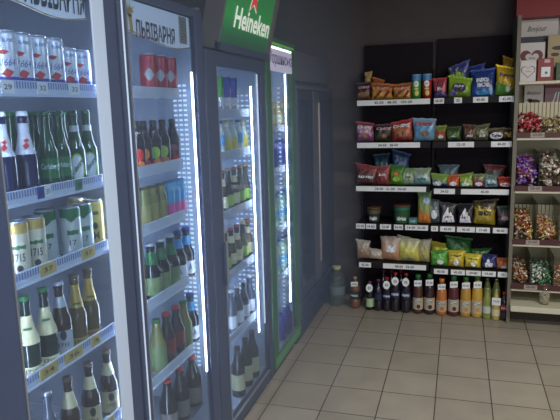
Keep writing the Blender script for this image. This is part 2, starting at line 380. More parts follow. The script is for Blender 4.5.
MB().box(-0.40, -0.10, 0.20, 0.55, 2.185, 2.197).build('top_fill_light', mat('top_fill_glow', (210, 225, 255), 0.5, emis=2.2), f1)  # glow panel added to brighten the inside of this cooler
# small door hinges
for f_, y_ in ((f1, 0.69), (f2, 0.66)): MB().box(-0.03, 0.006, y_-0.01, y_+0.01, 2.24, 2.25, 0).build('hinge', steel, f_)
# recessed door handle of the third cooler
mb = MB(); mb.box(0.0, 0.022, 0.095, 0.135, 0.93, 1.15, 0, 0.008).box(0.018, 0.028, 0.10, 0.112, 0.92, 1.16, 1, 0.003); mb.build('door_handle', [black, steel], f3)
# green cooler's lit header
pm = mat('violet_white_header', (196, 196, 232), 0.5, emis=0.35)
hp = MB().box(-0.012, 0.003, 3.545-3.465, 4.03-3.465, 2.035, 2.172).build('header_panel', pm, f4)
MB().text('Моршинська', 0.54, 0.095, on_px(0.006), 0, 3.765-3.465, 2.108, bold=0.01).build('lettering', mat('violet_ink', (86, 52, 104), 0.6), hp)
MB().box(-0.01, 0.004, 3.56-3.465, 4.02-3.465, 2.174, 2.184).build('header_light', mat('header_tube', (225, 240, 255), 0.5, emis=3), f4)
MB().box(0.001, 0.004, 3.50-3.465, 4.09-3.465, 2.198, 2.21).build('light_green_band', mat('lime_band', (110, 190, 60), 0.4, emis=0.25), f4)
MB().box(0.0, 0.003, 0.02, 0.645, 0.12, 0.18).build('lower_band', mat('pale_green_line', (80, 150, 92), 0.4), f4)

# tilted lightbox
lb = thing('light_box_sign', (XF, 2.735, 2.092), 'tilted green backlit beer sign with white lettering and red star', 'sign')
tl = math.atan2(0.236, 1.0)
def lbp(u, v, d=0.0): return Vector((math.sin(tl)*v+math.cos(tl)*d, u, math.cos(tl)*v-math.sin(tl)*d))
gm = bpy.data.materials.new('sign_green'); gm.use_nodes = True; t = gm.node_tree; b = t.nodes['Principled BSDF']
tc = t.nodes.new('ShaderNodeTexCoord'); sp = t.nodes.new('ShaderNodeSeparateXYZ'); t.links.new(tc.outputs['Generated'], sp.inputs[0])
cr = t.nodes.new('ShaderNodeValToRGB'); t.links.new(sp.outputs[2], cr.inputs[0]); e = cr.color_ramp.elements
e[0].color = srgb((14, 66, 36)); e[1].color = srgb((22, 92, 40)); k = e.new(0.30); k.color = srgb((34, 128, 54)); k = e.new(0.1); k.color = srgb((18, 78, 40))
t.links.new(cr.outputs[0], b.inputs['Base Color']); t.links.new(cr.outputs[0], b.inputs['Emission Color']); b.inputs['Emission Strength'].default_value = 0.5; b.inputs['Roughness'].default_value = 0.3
def slab(mb, u0, u1, v0, v1, d0, d1):
    vs = [mb.bm.verts.new(lbp(u, v, d)) for d in (d0, d1) for u, v in ((u0, v0), (u1, v0), (u1, v1), (u0, v1))]
    for q in ((0, 1, 2, 3), (7, 6, 5, 4), (0, 4, 5, 1), (1, 5, 6, 2), (2, 6, 7, 3), (3, 7, 4, 0)): mb.bm.faces.new([vs[i] for i in q])
    bmesh.ops.recalc_face_normals(mb.bm, faces=mb.bm.faces); return mb
slab(MB(), -0.02, 0.72, 0.0, 0.56, -0.10, -0.004).build('sign_housing', mat('sign_housing', (92, 92, 98), 0.5), lb)
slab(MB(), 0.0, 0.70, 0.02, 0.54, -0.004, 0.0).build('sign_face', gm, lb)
slab(MB(), -0.02, 0.745, -0.0, 0.035, -0.02, 0.012).build('sign_lower_trim', black, lb)
slab(MB(), 0.70, 0.745, 0.035, 0.56, -0.02, 0.012).build('sign_side_trim', mat('sign_side_trim', (96, 92, 90), .5), lb)
MB().text('Heineken', 0.555, 0.105, lambda u, v: lbp(u, v, 0.003), 0, 0.40, 0.172, bold=0.022).build('lettering', mat('sign_white', (226, 236, 232), 0.5, emis=0.5), lb)
st = [((0.10 if k % 2 else 0.042)*0+0.36+(0.085 if k % 2 == 0 else 0.035)*math.sin(k*PI/5), 0.30+(0.085 if k % 2 == 0 else 0.035)*math.cos(k*PI/5)) for k in range(10)]
MB().star(st, lambda u, v: lbp(u, v, 0.004)).build('red_star', mat('sign_red', (206, 44, 36), 0.4, emis=0.5), lb)
st2 = [(0.36+(p[0]-0.36)*1.16, 0.30+(p[1]-0.30)*1.16) for p in st]
MB().star(st2, lambda u, v: lbp(u, v, 0.0025)).build('star_outline', mat('sign_white'), lb)
MB().box(-0.16, -0.02, 0.1, 0.6, -0.012, 0.03).build('sign_foot', black, lb)

# dark unlit cooler with two doors in the corner
dk = mat('dark_cooler', (50, 60, 88), 0.38, noise=0.2)
f5 = thing('dark_double_cooler', (XF, 4.15, 0), 'unlit dark double door cooler in the far left corner', 'fridge'); W = 1.27
MB().box(-0.66, -0.04, 0, W, 0.08, 2.0).build('cabinet_body', dk, f5)
MB().box(-0.62, -0.05, 0.02, W-0.02, 0.0, 0.08).build('plinth', mat('plinth_black'), f5)
MB().box(-0.60, -0.01, 0.0, W, 2.0, 2.21, 0, 0.006).box(-0.008, 0.0, 0.0, W, 1.94, 1.965).build('header_panel', mat('dark_header', (88, 90, 104), 0.45), f5)
for a_, b_ in ((0.01, 0.50), (0.70, W-0.01)):
    d = MB().box(-0.038, 0, a_, b_, 0.35, 1.93, 0, 0.004).build('door', dk, f5)
    MB().box(0.0, 0.004, a_+0.05, b_-0.05, 0.45, 1.86).build('glass_pane', mat('dark_glass', (40, 48, 68), 0.12, spec=0.6), d)
MB().box(-0.038, 0.002, 0.505, 0.695, 0.35, 1.93, 0, 0.003).build('centre_strip', mat('strip_grey', (84, 84, 96), 0.35), f5)  # lighter grey strip between the two doors
MB().box(0.002, 0.010, 0.672, 0.684, 0.50, 1.84, 0, 0.002).build('door_handle', mat('strip_warm_steel', (196, 184, 176), 0.3, 0.5), f5)  # thin warm steel strip near its right edge
mb = MB().box(-0.038, 0, 0.01, W-0.01, 0.08, 0.34, 0, 0.004)
for k in range(7): mb.box(0, 0.006, 0.05, W-0.05, 0.11+k*0.03, 0.122+k*0.03)
mb.build('vent_grille', dk, f5)

# ------------------------------------------------------------------ drinks in the coolers
gl_green = mat('green_glass', (24, 66, 36), 0.08, coat=0.5); gl_brown = mat('brown_glass', (52, 34, 24), 0.08, coat=0.5)
gl_navy = mat('navy_glass', (24, 28, 62), 0.1, coat=0.5); gl_dark = mat('dark_glass_bottle', (26, 26, 30), 0.08, coat=0.5)
silver = mat('can_metal', (190, 195, 202), 0.28, 0.8); goldm = mat('gold_foil', (196, 168, 92), 0.35, 0.4)
cream = mat('cream_label', (206, 200, 158), 0.5); silverlab = mat('silver_label', (176, 184, 190), 0.4, 0.2)
redm = mat('red_print', (186, 42, 40), 0.4); bluem = mat('blue_print', (40, 52, 140), 0.4); whitem = mat('white_print', (226, 230, 236), 0.4)
greenm = mat('green_print', (30, 104, 56), 0.4); limem = mat('lime_print', (150, 190, 70), 0.4); darkm = mat('dark_print', (36, 40, 48), 0.5)

def obj_can(h, r, body, base=None, top=None, marks=None, name='beer_can'):
    o = thing(name, (0, 0, 0), '', 'can'); n = r*0.86
    MB().lathe([(n, 0.0), (r*0.94, 0.004), (r, 0.010), (r, h-0.014), (r*0.93, h-0.006)], 24).build('can_body', body, o)
    MB().lathe([(r*0.93, h-0.006), (r*0.90, h-0.002), (r*0.90, h), (r*0.85, h), (r*0.84, h-0.004)], 24).build('can_lid', silver, o)
    if base: MB().lathe([(r*1.008, 0.010), (r*1.008, base[1])], 24, cap=False).build('base_band', base[0], o)
    if top: MB().lathe([(r*1.008, h-top[1]), (r*1.008, h-0.013), (r*0.94, h-0.0055)], 24, cap=False).build('top_band', top[0], o)
    if marks: marks(o, on_cyl(r*1.018), r, h)
    return o
def wheat_marks(o, fn, r, h):
    mb = MB()
    for (cx, cy, sx, sy) in ((-0.003, h*0.30, 0.017, 0.013), (-0.010, h*0.64, 0.016, 0.007)):
        mb.star([(cx-sx, cy-sy*0.2), (cx-sx*0.1, cy+sy), (cx+sx, cy+sy*0.3), (cx+sx*0.2, cy-sy)], fn)
    mb.build('red_mark', redm, o)
    MB().text('1664', 0.040, 0.019, fn, 0, 0.002, h*0.475, bold=0.0, shear=0.3).text('BLANC', 0.032, 0.010, fn, 0, 0.006, h*0.83).build('lettering', bluem, o)
def old_marks(o, fn, r, h):
    MB().star(rect(-0.022, 0.024, h*0.52, h*0.60), fn).build('green_stripe', greenm, o)
    MB().text('1715', 0.034, 0.024, fn, 0, 0.002, h*0.38, bold=0.02).star(oval(0.002, h*0.19, 0.009, 0.010), fn).build('lettering', darkm, o)
def lviv_marks(o, fn, r, h):
    MB().star(rect(-0.016, 0.020, h*0.45, h*0.55), fn).star([(-0.018, h*0.78), (0.0, h*0.70), (0.02, h*0.80), (0.0, h*0.86)], fn).build('green_mark', greenm, o)
    MB().text('17', 0.022, 0.018, fn, 0, 0.0, h*0.30).build('lettering', darkm, o)
def gold_marks(o, fn, r, h):
    MB().star(rect(-0.012, 0.014, h*0.70, h*0.77), fn).text('M', 0.020, 0.026, fn, 0, 0.002, h*0.28, bold=0.02).star(oval(0.0, h*0.48, 0.009, 0.012), fn).build('lettering', darkm, o)
def red_marks(o, fn, r, h):
    MB().star([(-0.024, h*0.5), (0, h*0.66), (0.024, h*0.5), (0, h*0.34)], fn).build('silver_diamond', silverlab, o)
    MB().text('ABC', 0.0, 0.0, fn) if False else None

def bottle(h, r, glass, cap, body=None, neck=None, marks=None, shoulder=0.55, neck_r=0.013, name='beer_bottle', liquid=None):
    """lathed bottle: glass, crown cap, wrap-round body label, neck label and printed marks"""
    o = thing(name, (0, 0, 0), '', 'bottle'); zs = h*shoulder
    pr = [(r*0.8, 0), (r*0.97, 0.004), (r, 0.012), (r, zs*0.96), (r*0.95, zs), (r*0.72, zs+h*0.075), (neck_r*1.45, zs+h*0.16), (neck_r*1.1, zs+h*0.24), (neck_r, h-0.03), (neck_r*1.12, h-0.026), (neck_r*1.12, h-0.012)]
    MB().lathe(pr, 22).build('glass', glass, o)
    if cap: MB().lathe([(neck_r*1.18, h-0.014), (neck_r*1.25, h-0.010), (neck_r*1.1, h-0.001), (neck_r*0.8, h)], 14).build('cap', cap, o)
    if body:
        for k, (mt, z0, z1) in enumerate(body): MB().lathe([(r*1.015, h*z0), (r*1.015, h*z1)], 24, cap=False).build('label', mt, o)
    if neck:
        mt, z0, z1 = neck; pts = []
        for k in range(6):
            z = h*(z0+(z1-z0)*k/5)
            for (ra, za), (rb, zb) in zip(pr, pr[1:]):
                if za <= z <= zb and zb > za: pts.append(((ra+(rb-ra)*(z-za)/(zb-za))*1.03+0.0005, z)); break
        MB().lathe(pts, 22, cap=False).build('neck_label', mt, o)
    if marks: marks(o, on_cyl(r*1.03), r, h)
    return o
def m_blanc(o, fn, r, h):
    g_ = on_cyl(r*0.78)
    MB().star([(-0.008, h*0.60), (0.004, h*0.64), (0.012, h*0.60), (0.0, h*0.56)], fn).build('red_mark', redm, o)
    MB().star([(-0.004, h*0.66), (0.006, h*0.69), (0.012, h*0.66), (0.004, h*0.635)], on_cyl(r*0.86)).build('red_mark', redm, o)
def m_text(s, col, z, w_=0.05, h_=0.014, bold=0.03):
    return lambda o, fn, r, h: MB().text(s, w_, h_, fn, 0, 0.0, h*z, bold=bold).build('lettering', col, o)
def m_tuborg(o, fn, r, h):
    MB().star(oval(0, h*0.25, r*0.80, r*1.5), fn).build('lime_oval', limem, o)
    f2_ = on_cyl(r*1.05); c_, s_ = math.cos(0.9), math.sin(0.9)
    MB().star(oval(0, h*0.25, r*0.66, r*1.3), f2_).build('white_oval', whitem, o)
    MB().text('Tuborg', 0.062, 0.020, lambda u, v: on_cyl(r*1.07)(u*c_-v*s_, h*0.25+u*s_+v*c_), 0, 0, 0, bold=0.04).build('lettering', greenm, o)
def m_1715(o, fn, r, h):
    MB().text('1715', 0.034, 0.012, fn, 0, 0, h*0.085, bold=0.03).build('lettering', darkm, o)
    MB().star(rect(-0.012, 0.012, h*0.60, h*0.63), on_cyl(r*0.90)).build('green_mark', greenm, o)
def m_lab(o, fn, r, h):
    MB().text('1715', 0.034, 0.014, fn, 0, 0, h*0.17, bold=0.03).star(oval(0, h*0.30, 0.010, 0.016), fn).build('lettering', darkm, o)
def fruit(c1, c2):
    return lambda o, fn, r, h: (MB().star(oval(-0.004, h*0.34, r*0.75, r*0.8), fn).build('fruit_print', c1, o), MB().star(oval(0.006, h*0.15, r*0.6, r*0.5), fn).build('fruit_print', c2, o))
orangem = mat('orange_print', (216, 120, 54), 0.4); yellowm = mat('yellow_print', (206, 190, 70), 0.4); pinkm = mat('pink_print', (206, 90, 150), 0.4); skym = mat('sky_print', (70, 150, 200), 0.4)
olivem = mat('olive_drink', (116, 118, 60), 0.15, coat=0.4); palem = mat('pale_drink', (190, 200, 190), 0.15, coat=0.4); wine = mat('wine_drink', (84, 34, 40), 0.15, coat=0.4)
KINDS = {
 'blanc_tall': lambda: obj_can(0.165, 0.033, mat('white_can', (206, 212, 222), 0.32, 0.3), (bluem, 0.040), None, wheat_marks),
 'blanc_small': lambda: obj_can(0.142, 0.031, mat('white_can'), (bluem, 0.040), None, wheat_marks),
 'old_can': lambda: obj_can(0.165, 0.033, mat('cream_can', (204, 200, 176), 0.35, 0.2), None, (goldm, 0.034), old_marks),
 'lviv_can': lambda: obj_can(0.165, 0.033, mat('silver_can', (190, 200, 198), 0.35, 0.3), None, (greenm, 0.034), lviv_marks),
 'gold_can': lambda: obj_can(0.170, 0.033, mat('gold_can', (206, 184, 96), 0.35, 0.2), None, None, gold_marks),
 'red_can': lambda: obj_can(0.165, 0.033, mat('red_can', (176, 40, 62), 0.32, 0.2), None, None, red_marks),
 'blue_can': lambda: obj_can(0.200, 0.030, mat('blue_can', (40, 66, 176), 0.32, 0.2), (whitem, 0.09), None, m_text('Craft', darkm, 0.2, 0.036, 0.02)),
 'green_can': lambda: obj_can(0.200, 0.030, mat('green_can', (60, 160, 70), 0.32, 0.2), (whitem, 0.09), None, m_text('Craft', darkm, 0.2, 0.036, 0.02)),
 'blanc_bottle': lambda: bottle(0.245, 0.031, gl_navy, whitem, None, (mat('white_sleeve', (206, 210, 222), 0.4), 0.50, 0.86), m_blanc, 0.50),
 'carls_bottle': lambda: bottle(0.245, 0.030, gl_green, gl_green, [(greenm, 0.17, 0.42)], None, m_text('Carlsberg', whitem, 0.31, 0.056, 0.022, 0.0), 0.52),
 'tuborg_bottle': lambda: bottle(0.245, 0.031, gl_green, gl_green, None, (silverlab, 0.72, 0.80), m_tuborg, 0.50),
 'green_bottle': lambda: bottle(0.245, 0.030, gl_green, greenm, None, None, None, 0.52),
 'cream_bottle': lambda: bottle(0.245, 0.031, mat('dark_green_glass', (28, 44, 34), 0.08, coat=0.5), greenm, [(cream, 0.04, 0.14)], (cream, 0.42, 0.76), m_1715, 0.48),
 'silver_bottle': lambda: bottle(0.245, 0.031, gl_brown, silver, [(silverlab, 0.05, 0.36)], (silverlab, 0.66, 0.80), m_lab, 0.52),
 'gold_bottle': lambda: bottle(0.245, 0.031, mat('amber_glass', (88, 74, 40), 0.08, coat=0.5), mat('crown_brown', (84, 66, 50), 0.4), [(goldm, 0.04, 0.14)], (goldm, 0.55, 0.86), m_1715, 0.48),
 'yellow_lab_bottle': lambda: bottle(0.245, 0.032, gl_brown, mat('crown_brown'), [(mat('yellow_label', (206, 188, 84), 0.5), 0.05, 0.38)], (cream, 0.58, 0.80), m_lab, 0.52),
 'cream_lab_bottle': lambda: bottle(0.245, 0.032, gl_brown, mat('crown_brown'), [(mat('straw_label', (176, 170, 132), 0.5), 0.05, 0.38)], (cream, 0.62, 0.80), m_lab, 0.52),
 'clear_bottle': lambda: bottle(0.245, 0.033, mat('smoke_glass', (70, 78, 92), 0.06, coat=0.8), silver, None, None, None, 0.5),
 'fruit_red': lambda: bottle(0.20, 0.031, gl_dark, gl_dark, None, None, fruit(redm, orangem), 0.62),
 'fruit_orange': lambda: bottle(0.20, 0.031, gl_dark, gl_dark, None, None, fruit(orangem, redm), 0.62),
 'fruit_green': lambda: bottle(0.20, 0.031, gl_dark, gl_dark, None, None, fruit(limem, orangem), 0.62),
 'fruit_dark': lambda: bottle(0.20, 0.031, gl_dark, gl_dark, None, None, fruit(mat('plum_print', (120, 50, 70), 0.4), redm), 0.62),
 'slim_olive': lambda: bottle(0.155, 0.026, olivem, goldm, [(mat('olive_label', (140, 138, 80), 0.5), 0.1, 0.6)], None, None, 0.80, 0.017),
 'slim_blue': lambda: bottle(0.155, 0.026, mat('sky_bottle', (60, 150, 196), 0.2, coat=0.4), skym, [(pinkm, 0.06, 0.42)], None, None, 0.80, 0.017),
 'big_green': lambda: bottle(0.235, 0.038, gl_dark, silver, [(mat('olive_green_label', (110, 132, 84), 0.5), 0.08, 0.40)], (greenm, 0.62, 0.84), None, 0.52, 0.016),
 'big_blue': lambda: bottle(0.235, 0.036, gl_dark, bluem, [(whitem, 0.08, 0.34)], (skym, 0.66, 0.84), m_text('A', bluem, 0.22, 0.02, 0.03), 0.52, 0.016),
 'red_label': lambda: bottle(0.225, 0.036, gl_dark, redm, [(mat('dark_red_label', (120, 44, 44), 0.5), 0.2, 0.5)], None, None, 0.56, 0.016),
 'green_label': lambda: bottle(0.225, 0.036, olivem, greenm, [(mat('olive_green_label'), 0.10, 0.50)], None, None, 0.56, 0.016),
 'liquor': lambda: bottle(0.245, 0.040, gl_dark, redm, [(mat('grey_label', (120, 118, 112), 0.5), 0.08, 0.4)], None, None, 0.60, 0.016),
 'pale_bottle': lambda: bottle(0.185, 0.030, palem, goldm, [(yellowm, 0.15, 0.5)], None, None, 0.6),
 'sky_bottle': lambda: bottle(0.185, 0.030, palem, bluem, [(skym, 0.3, 0.6)], None, None, 0.6),
 'brown_small': lambda: bottle(0.235, 0.030, gl_brown, goldm, [(limem, 0.14, 0.4)], None, None, 0.52),
 'amber_small': lambda: bottle(0.235, 0.030, gl_brown, redm, [(cream, 0.14, 0.4)], (cream, 0.64, 0.8), None, 0.52),
 'white_small': lambda: bottle(0.24, 0.032, mat('smoke_glass'), whitem, [(whitem, 0.10, 0.4)], None, None, 0.55),
 'wine_bottle': lambda: bottle(0.30, 0.040, gl_dark, darkm, [(cream, 0.14, 0.46)], None, None, 0.62, 0.015, 'wine_bottle'),
 'gold_small': lambda: bottle(0.20, 0.030, mat('gold_drink', (190, 160, 80), 0.15, coat=0.4), silver, [(cream, 0.2, 0.5)], None, None, 0.6),
 'blue_pack': lambda: bottle(0.20, 0.034, mat('blue_drink', (50, 62, 170), 0.2, coat=0.4), bluem, [(bluem, 0.1, 0.6)], None, None, 0.7),
 'water_small': lambda: bottle(0.24, 0.034, mat('pale_green_water', (150, 180, 160), 0.15, coat=0.4), bluem, [(skym, 0.3, 0.5)], None, None, 0.66, name='water_bottle'),
}
STOOD = []; RAD = dict(slim_olive=.026, slim_blue=.026, big_green=.038, big_blue=.036, red_label=.036, green_label=.036, liquor=.040, wine_bottle=.040, blue_pack=.034, water_small=.034)
WALLS = ((1.14, 1.80), (1.88, 2.495), (2.60, 3.405), (3.50, 4.10))
def in_cooler(kind, px, py, zbase, label, cat, group=None, X=-1.204, turn=None):
    y = on_x(px, py, X).y; r_ = RAD.get(kind, .032)
    w0, w1 = min(WALLS, key=lambda w_: abs(y-(w_[0]+w_[1])/2)); y = min(max(y, w0+r_), w1-r_)
    for (x2, y2, z2, r2) in STOOD:                      # stand clear of the neighbour on the left
        if abs(z2-zbase) < .01 and abs(x2-X) < .05 and 0 <= y-y2+.02 < r_+r2+.001: y = min(y2+r_+r2+.001, w1-r_)
    STOOD.append((X, y, zbase, r_))
    return place(kind, (X, y, zbase+.001), label, cat, group, (turn if turn is not None else random.uniform(0.55, 0.95)))
Z1, Z2, Z3, Z4, Z5 = 1.867, 1.569, 1.342, 1.039, 0.717       # shelf tops of the two near coolers
og = ['leftmost', 'second', 'third', 'fourth']
for i, px in enumerate((5, 21, 37, 53)):
    in_cooler('blanc_tall', px, 57, Z1, '%s of the four tall white wheat beer cans, top shelf of nearest cooler' % ['first from left', 'second', 'third', 'rightmost'][i], 'can', 'tall white wheat beer cans', turn=0.9)
in_cooler('blanc_small', 67, 62, Z1, 'short white wheat beer can right beside the tall ones, nearest cooler', 'can', 'short white wheat beer cans', turn=0.9)
in_cooler('blanc_small', 81, 63, Z1, 'short white wheat beer can nearest the white frame, top shelf', 'can', 'short white wheat beer cans', turn=0.75)
for px, l in ((4, 'leftmost navy bottle with white sleeve on the nearest cooler second shelf'), (26, 'navy bottle with white sleeve standing left of the green lettered bottles')):
    in_cooler('blanc_bottle', px, 158, Z2, l, 'bottle', 'navy wheat beer bottles', turn=0.75)
in_cooler('green_bottle', 14, 155, Z2, 'plain dark green bottle half hidden between the two white sleeved bottles', 'bottle', None, X=-1.285)
for px, l in ((48, 'green bottle with fully readable white lettering on its green label'), (61, 'green lettered bottle just left of the oval label bottles')):
    in_cooler('carls_bottle', px, 156, Z2, l, 'bottle', 'green lettered beer bottles', turn=0.8)
for px, l in ((76, 'green bottle with slanted oval label, left one of the pair'), (89, 'green bottle with slanted oval label, nearest the white frame')):
    in_cooler('tuborg_bottle', px, 156, Z2, l, 'bottle', 'oval label beer bottles', turn=0.7)
for px, l in ((36, 'back row green bottle behind the left lettered one'), (50, 'back row green bottle seen between the lettered ones'), (64, 'back row green bottle behind the left oval label'), (78, 'back row green bottle behind the right oval label')):
    in_cooler('green_bottle', px, 145, Z2, l, 'bottle', 'back row green bottles', X=-1.285)
in_cooler('old_can', 18, 250, Z3, 'cream can with gold top and year number, far left of third shelf', 'can', 'cream gold topped cans', turn=0.7)
in_cooler('old_can', 35, 245, Z3, 'cream can with gold top and year number beside the green topped cans', 'can', 'cream gold topped cans', turn=0.75)
for px, X, l in ((47, -1.255, 'green topped silver can half hidden behind the cream can'), (60, -1.21, 'green topped silver can in the middle of the third shelf'), (76, -1.21, 'green topped silver can next to the gold can')):
    in_cooler('lviv_can', px, 240, Z3, l, 'can', 'green topped silver cans', X=X, turn=0.75)
in_cooler('gold_can', 95, 233, Z3, 'yellow gold can at the right end of the third shelf, nearest cooler', 'can', turn=0.7)
in_cooler('gold_can', 84, 233, Z3, 'gold can in shade behind, left of the front gold can', 'can', X=-1.29)
for px, py, l in ((28, 335, 'dark green bottle with cream neck label, far left of fourth shelf'), (46, 325, 'dark green bottle with cream neck label beside the silver label bottle')):
    in_cooler('cream_bottle', px, py, Z4, l, 'bottle', 'cream neck beer bottles', turn=0.75)
in_cooler('silver_bottle', 61, 318, Z4, 'brown bottle with silver body label on the fourth shelf, nearest cooler', 'bottle', turn=0.75)
for px, l in ((76, 'gold necked amber bottle, left one of the pair on the fourth shelf'), (90, 'gold necked amber bottle, right one near the white frame')):
    in_cooler('gold_bottle', px, 305, Z4, l, 'bottle', 'gold necked bottles', turn=0.75)
in_cooler('clear_bottle', 49, 418, Z5, 'unlabelled smoky bottle at the bottom left of nearest cooler', 'bottle')
in_cooler('yellow_lab_bottle', 70, 410, Z5, 'brown bottle with bright yellow label on the lowest visible shelf', 'bottle', turn=0.75)
for px, py, l in ((91, 400, 'brown bottle with straw label between the yellow one and the last'), (109, 385, 'brown bottle with straw label at the right end of lowest shelf')):
    in_cooler('cream_lab_bottle', px, py, Z5, l, 'bottle', 'straw label bottles', turn=0.75)
# second cooler
for i, px in enumerate((148, 159, 169)):
    in_cooler('red_can', px, 70, Z1, ['left', 'middle', 'right'][i]+' of the three red cans on the second cooler top shelf', 'can', 'red beer cans', turn=0.65)
for k, px, l in (('fruit_red', 137, 'red fruit bottle at the left end, second shelf of second cooler'), ('fruit_orange', 144, 'orange fruit bottle second from left, second cooler'),
              ('fruit_green', 154, 'lime fruit bottle in the middle, second shelf of second cooler'), ('fruit_green', 163, 'lime fruit bottle right of the middle one, second cooler'), ('fruit_dark', 173, 'plum print bottle at the right end, second cooler shelf two')):
    in_cooler(k, px, 143, Z2, l, 'bottle', 'fruit beer bottles')
for i, (k, px) in enumerate((('slim_olive', 144), ('slim_olive', 152), ('slim_olive', 161), ('slim_blue', 169), ('slim_blue', 175), ('slim_blue', 181))):
    in_cooler(k, px, 205, Z3, ['left', 'middle', 'right'][i % 3]+' of the three small %s on third shelf of second cooler' % ('olive bottles' if i < 3 else 'sky blue and pink bottles'), 'bottle', 'small olive bottles' if i < 3 else 'blue and pink bottles')
for k, px, l in (('big_green', 151, 'leftmost big bottle with green neck, fourth shelf, second cooler'), ('big_green', 161, 'second big green necked bottle, fourth shelf, second cooler'), ('big_green', 171, 'third big green necked bottle, beside the blue necked pair'),
              ('big_blue', 179, 'big blue necked bottle beside the green necked ones'), ('big_blue', 187, 'big blue necked bottle at the right shelf end')):
    in_cooler(k, px, 262, Z4, l, 'bottle', 'big bottles on fourth shelf')
for k, px, l in (('green_label', 157, 'olive bottle at the left end, fifth shelf, second cooler'), ('red_label', 167, 'dark red label bottle beside the olive bottle'), ('red_label', 177, 'dark red label bottle in the middle, fifth shelf'), ('green_label', 185, 'olive bottle right of the red label bottles'), ('big_blue', 192, 'blue necked bottle at the right end, fifth shelf')):
    in_cooler(k, px, 335, Z5, l, 'bottle', 'bottles on fifth shelf')
for px, l in ((168, 'dark bottle with red cap, left, on the second cooler floor'), (181, 'dark bottle with red cap, middle, on the second cooler floor'), (194, 'dark bottle with red cap, right, on the second cooler floor')):
    in_cooler('liquor', px, 400, 0.40, l, 'bottle', 'red capped bottles')
cooler2_low = MB(); so = cooler2_low.box(-0.5, -0.05, 0.06, 0.62, 0.385, 0.395).build('lower_deck', wire, f2)
# third cooler
for k, px, l in (('green_can', 218, 'tall green can at the left end of third cooler top shelf'), ('blue_can', 225, 'tall blue and white can beside the green can'), ('blue_can', 232, 'tall blue and white can furthest right on the top shelf')):
    in_cooler(k, px, 92, 1.777, l, 'can', 'tall cans in third cooler', turn=0.5)
row = lambda kinds, pxs, py, z, ls, grp: [in_cooler(k, p, py, z, l, 'bottle', grp) for k, p, l in zip(kinds, pxs, ls)]
row(['sky_bottle', 'pale_bottle', 'pale_bottle', 'sky_bottle', 'pale_bottle'], (219.5, 226, 232, 238, 243), 135, 1.562, ['sky label bottle at the left end, third cooler second shelf', 'yellow label pale bottle beside the left sky label one', 'yellow label pale bottle in the middle, third cooler', 'sky label bottle right of the middle, third cooler', 'yellow label pale bottle at the right end, third cooler'], 'pale bottles in third cooler')
row(['amber_small', 'brown_small', 'amber_small', 'brown_small', 'brown_small'], (222, 228, 234, 240, 245), 180, 1.252, ['cream label amber bottle at left, third cooler middle shelf', 'lime label brown bottle second from left, third cooler', 'cream label amber bottle in the middle, third cooler', 'lime label brown bottle fourth from left, third cooler', 'lime label brown bottle at right end, third cooler'], 'brown bottles in third cooler')
row(['brown_small', 'amber_small', 'amber_small', 'brown_small', 'amber_small'], (225, 231, 237, 243, 248), 240, 0.922, ['lime label bottle at left, third cooler fourth shelf', 'cream label bottle second from left, fourth shelf', 'cream label bottle in the middle, third cooler fourth shelf', 'lime label bottle fourth along, third cooler fourth shelf', 'cream label bottle right end, third cooler fourth shelf'], 'amber bottles in third cooler')
row(['white_small', 'white_small', 'white_small', 'white_small'], (231, 237.5, 244, 250), 300, 0.567, ['white label clear bottle at left, third cooler fifth shelf', 'white label clear bottle second along, fifth shelf', 'white label clear bottle third along, fifth shelf', 'white label clear bottle at right end, fifth shelf'], 'white label bottles in third cooler')
row(['wine_bottle', 'wine_bottle', 'wine_bottle'], (238, 246, 253), 370, 0.15, ['cream label wine bottle at left on third cooler floor', 'cream label wine bottle in middle on third cooler floor', 'cream label wine bottle at right on third cooler floor'], 'wine bottles')
# green cooler
row(['gold_small']*3, (272, 277, 282), 115, 1.662, ['gold drink bottle at left, green cooler top shelf', 'gold drink bottle in middle, green cooler top shelf', 'gold drink bottle at right, green cooler top shelf'], 'gold drink bottles')
row(['blue_pack']*4, (273, 277, 281, 285), 157, 1.387, ['royal blue bottle at left in the green cooler', 'royal blue bottle second along in the green cooler', 'royal blue bottle third along in the green cooler', 'royal blue bottle at right in the green cooler'], 'royal blue bottles')
row(['water_small']*4, (275, 279, 283, 287), 205, 0.987, ['water bottle at left, third shelf of the green cooler', 'water bottle second along, green cooler third shelf', 'water bottle third along, green cooler third shelf', 'water bottle at right, green cooler third shelf'], 'water bottles on third shelf')
row(['water_small']*4, (276, 280, 284, 288), 255, 0.647, ['water bottle at left, fourth shelf of the green cooler', 'water bottle second along, green cooler fourth shelf', 'water bottle third along, green cooler fourth shelf', 'water bottle at right, green cooler fourth shelf'], 'water bottles on fourth shelf')
row(['blue_pack']*3, (280, 285, 290), 310, 0.15, ['blue bottle at left on green cooler floor', 'blue bottle in middle on green cooler floor', 'blue bottle at right on green cooler floor'], 'blue bottles on cooler floor')

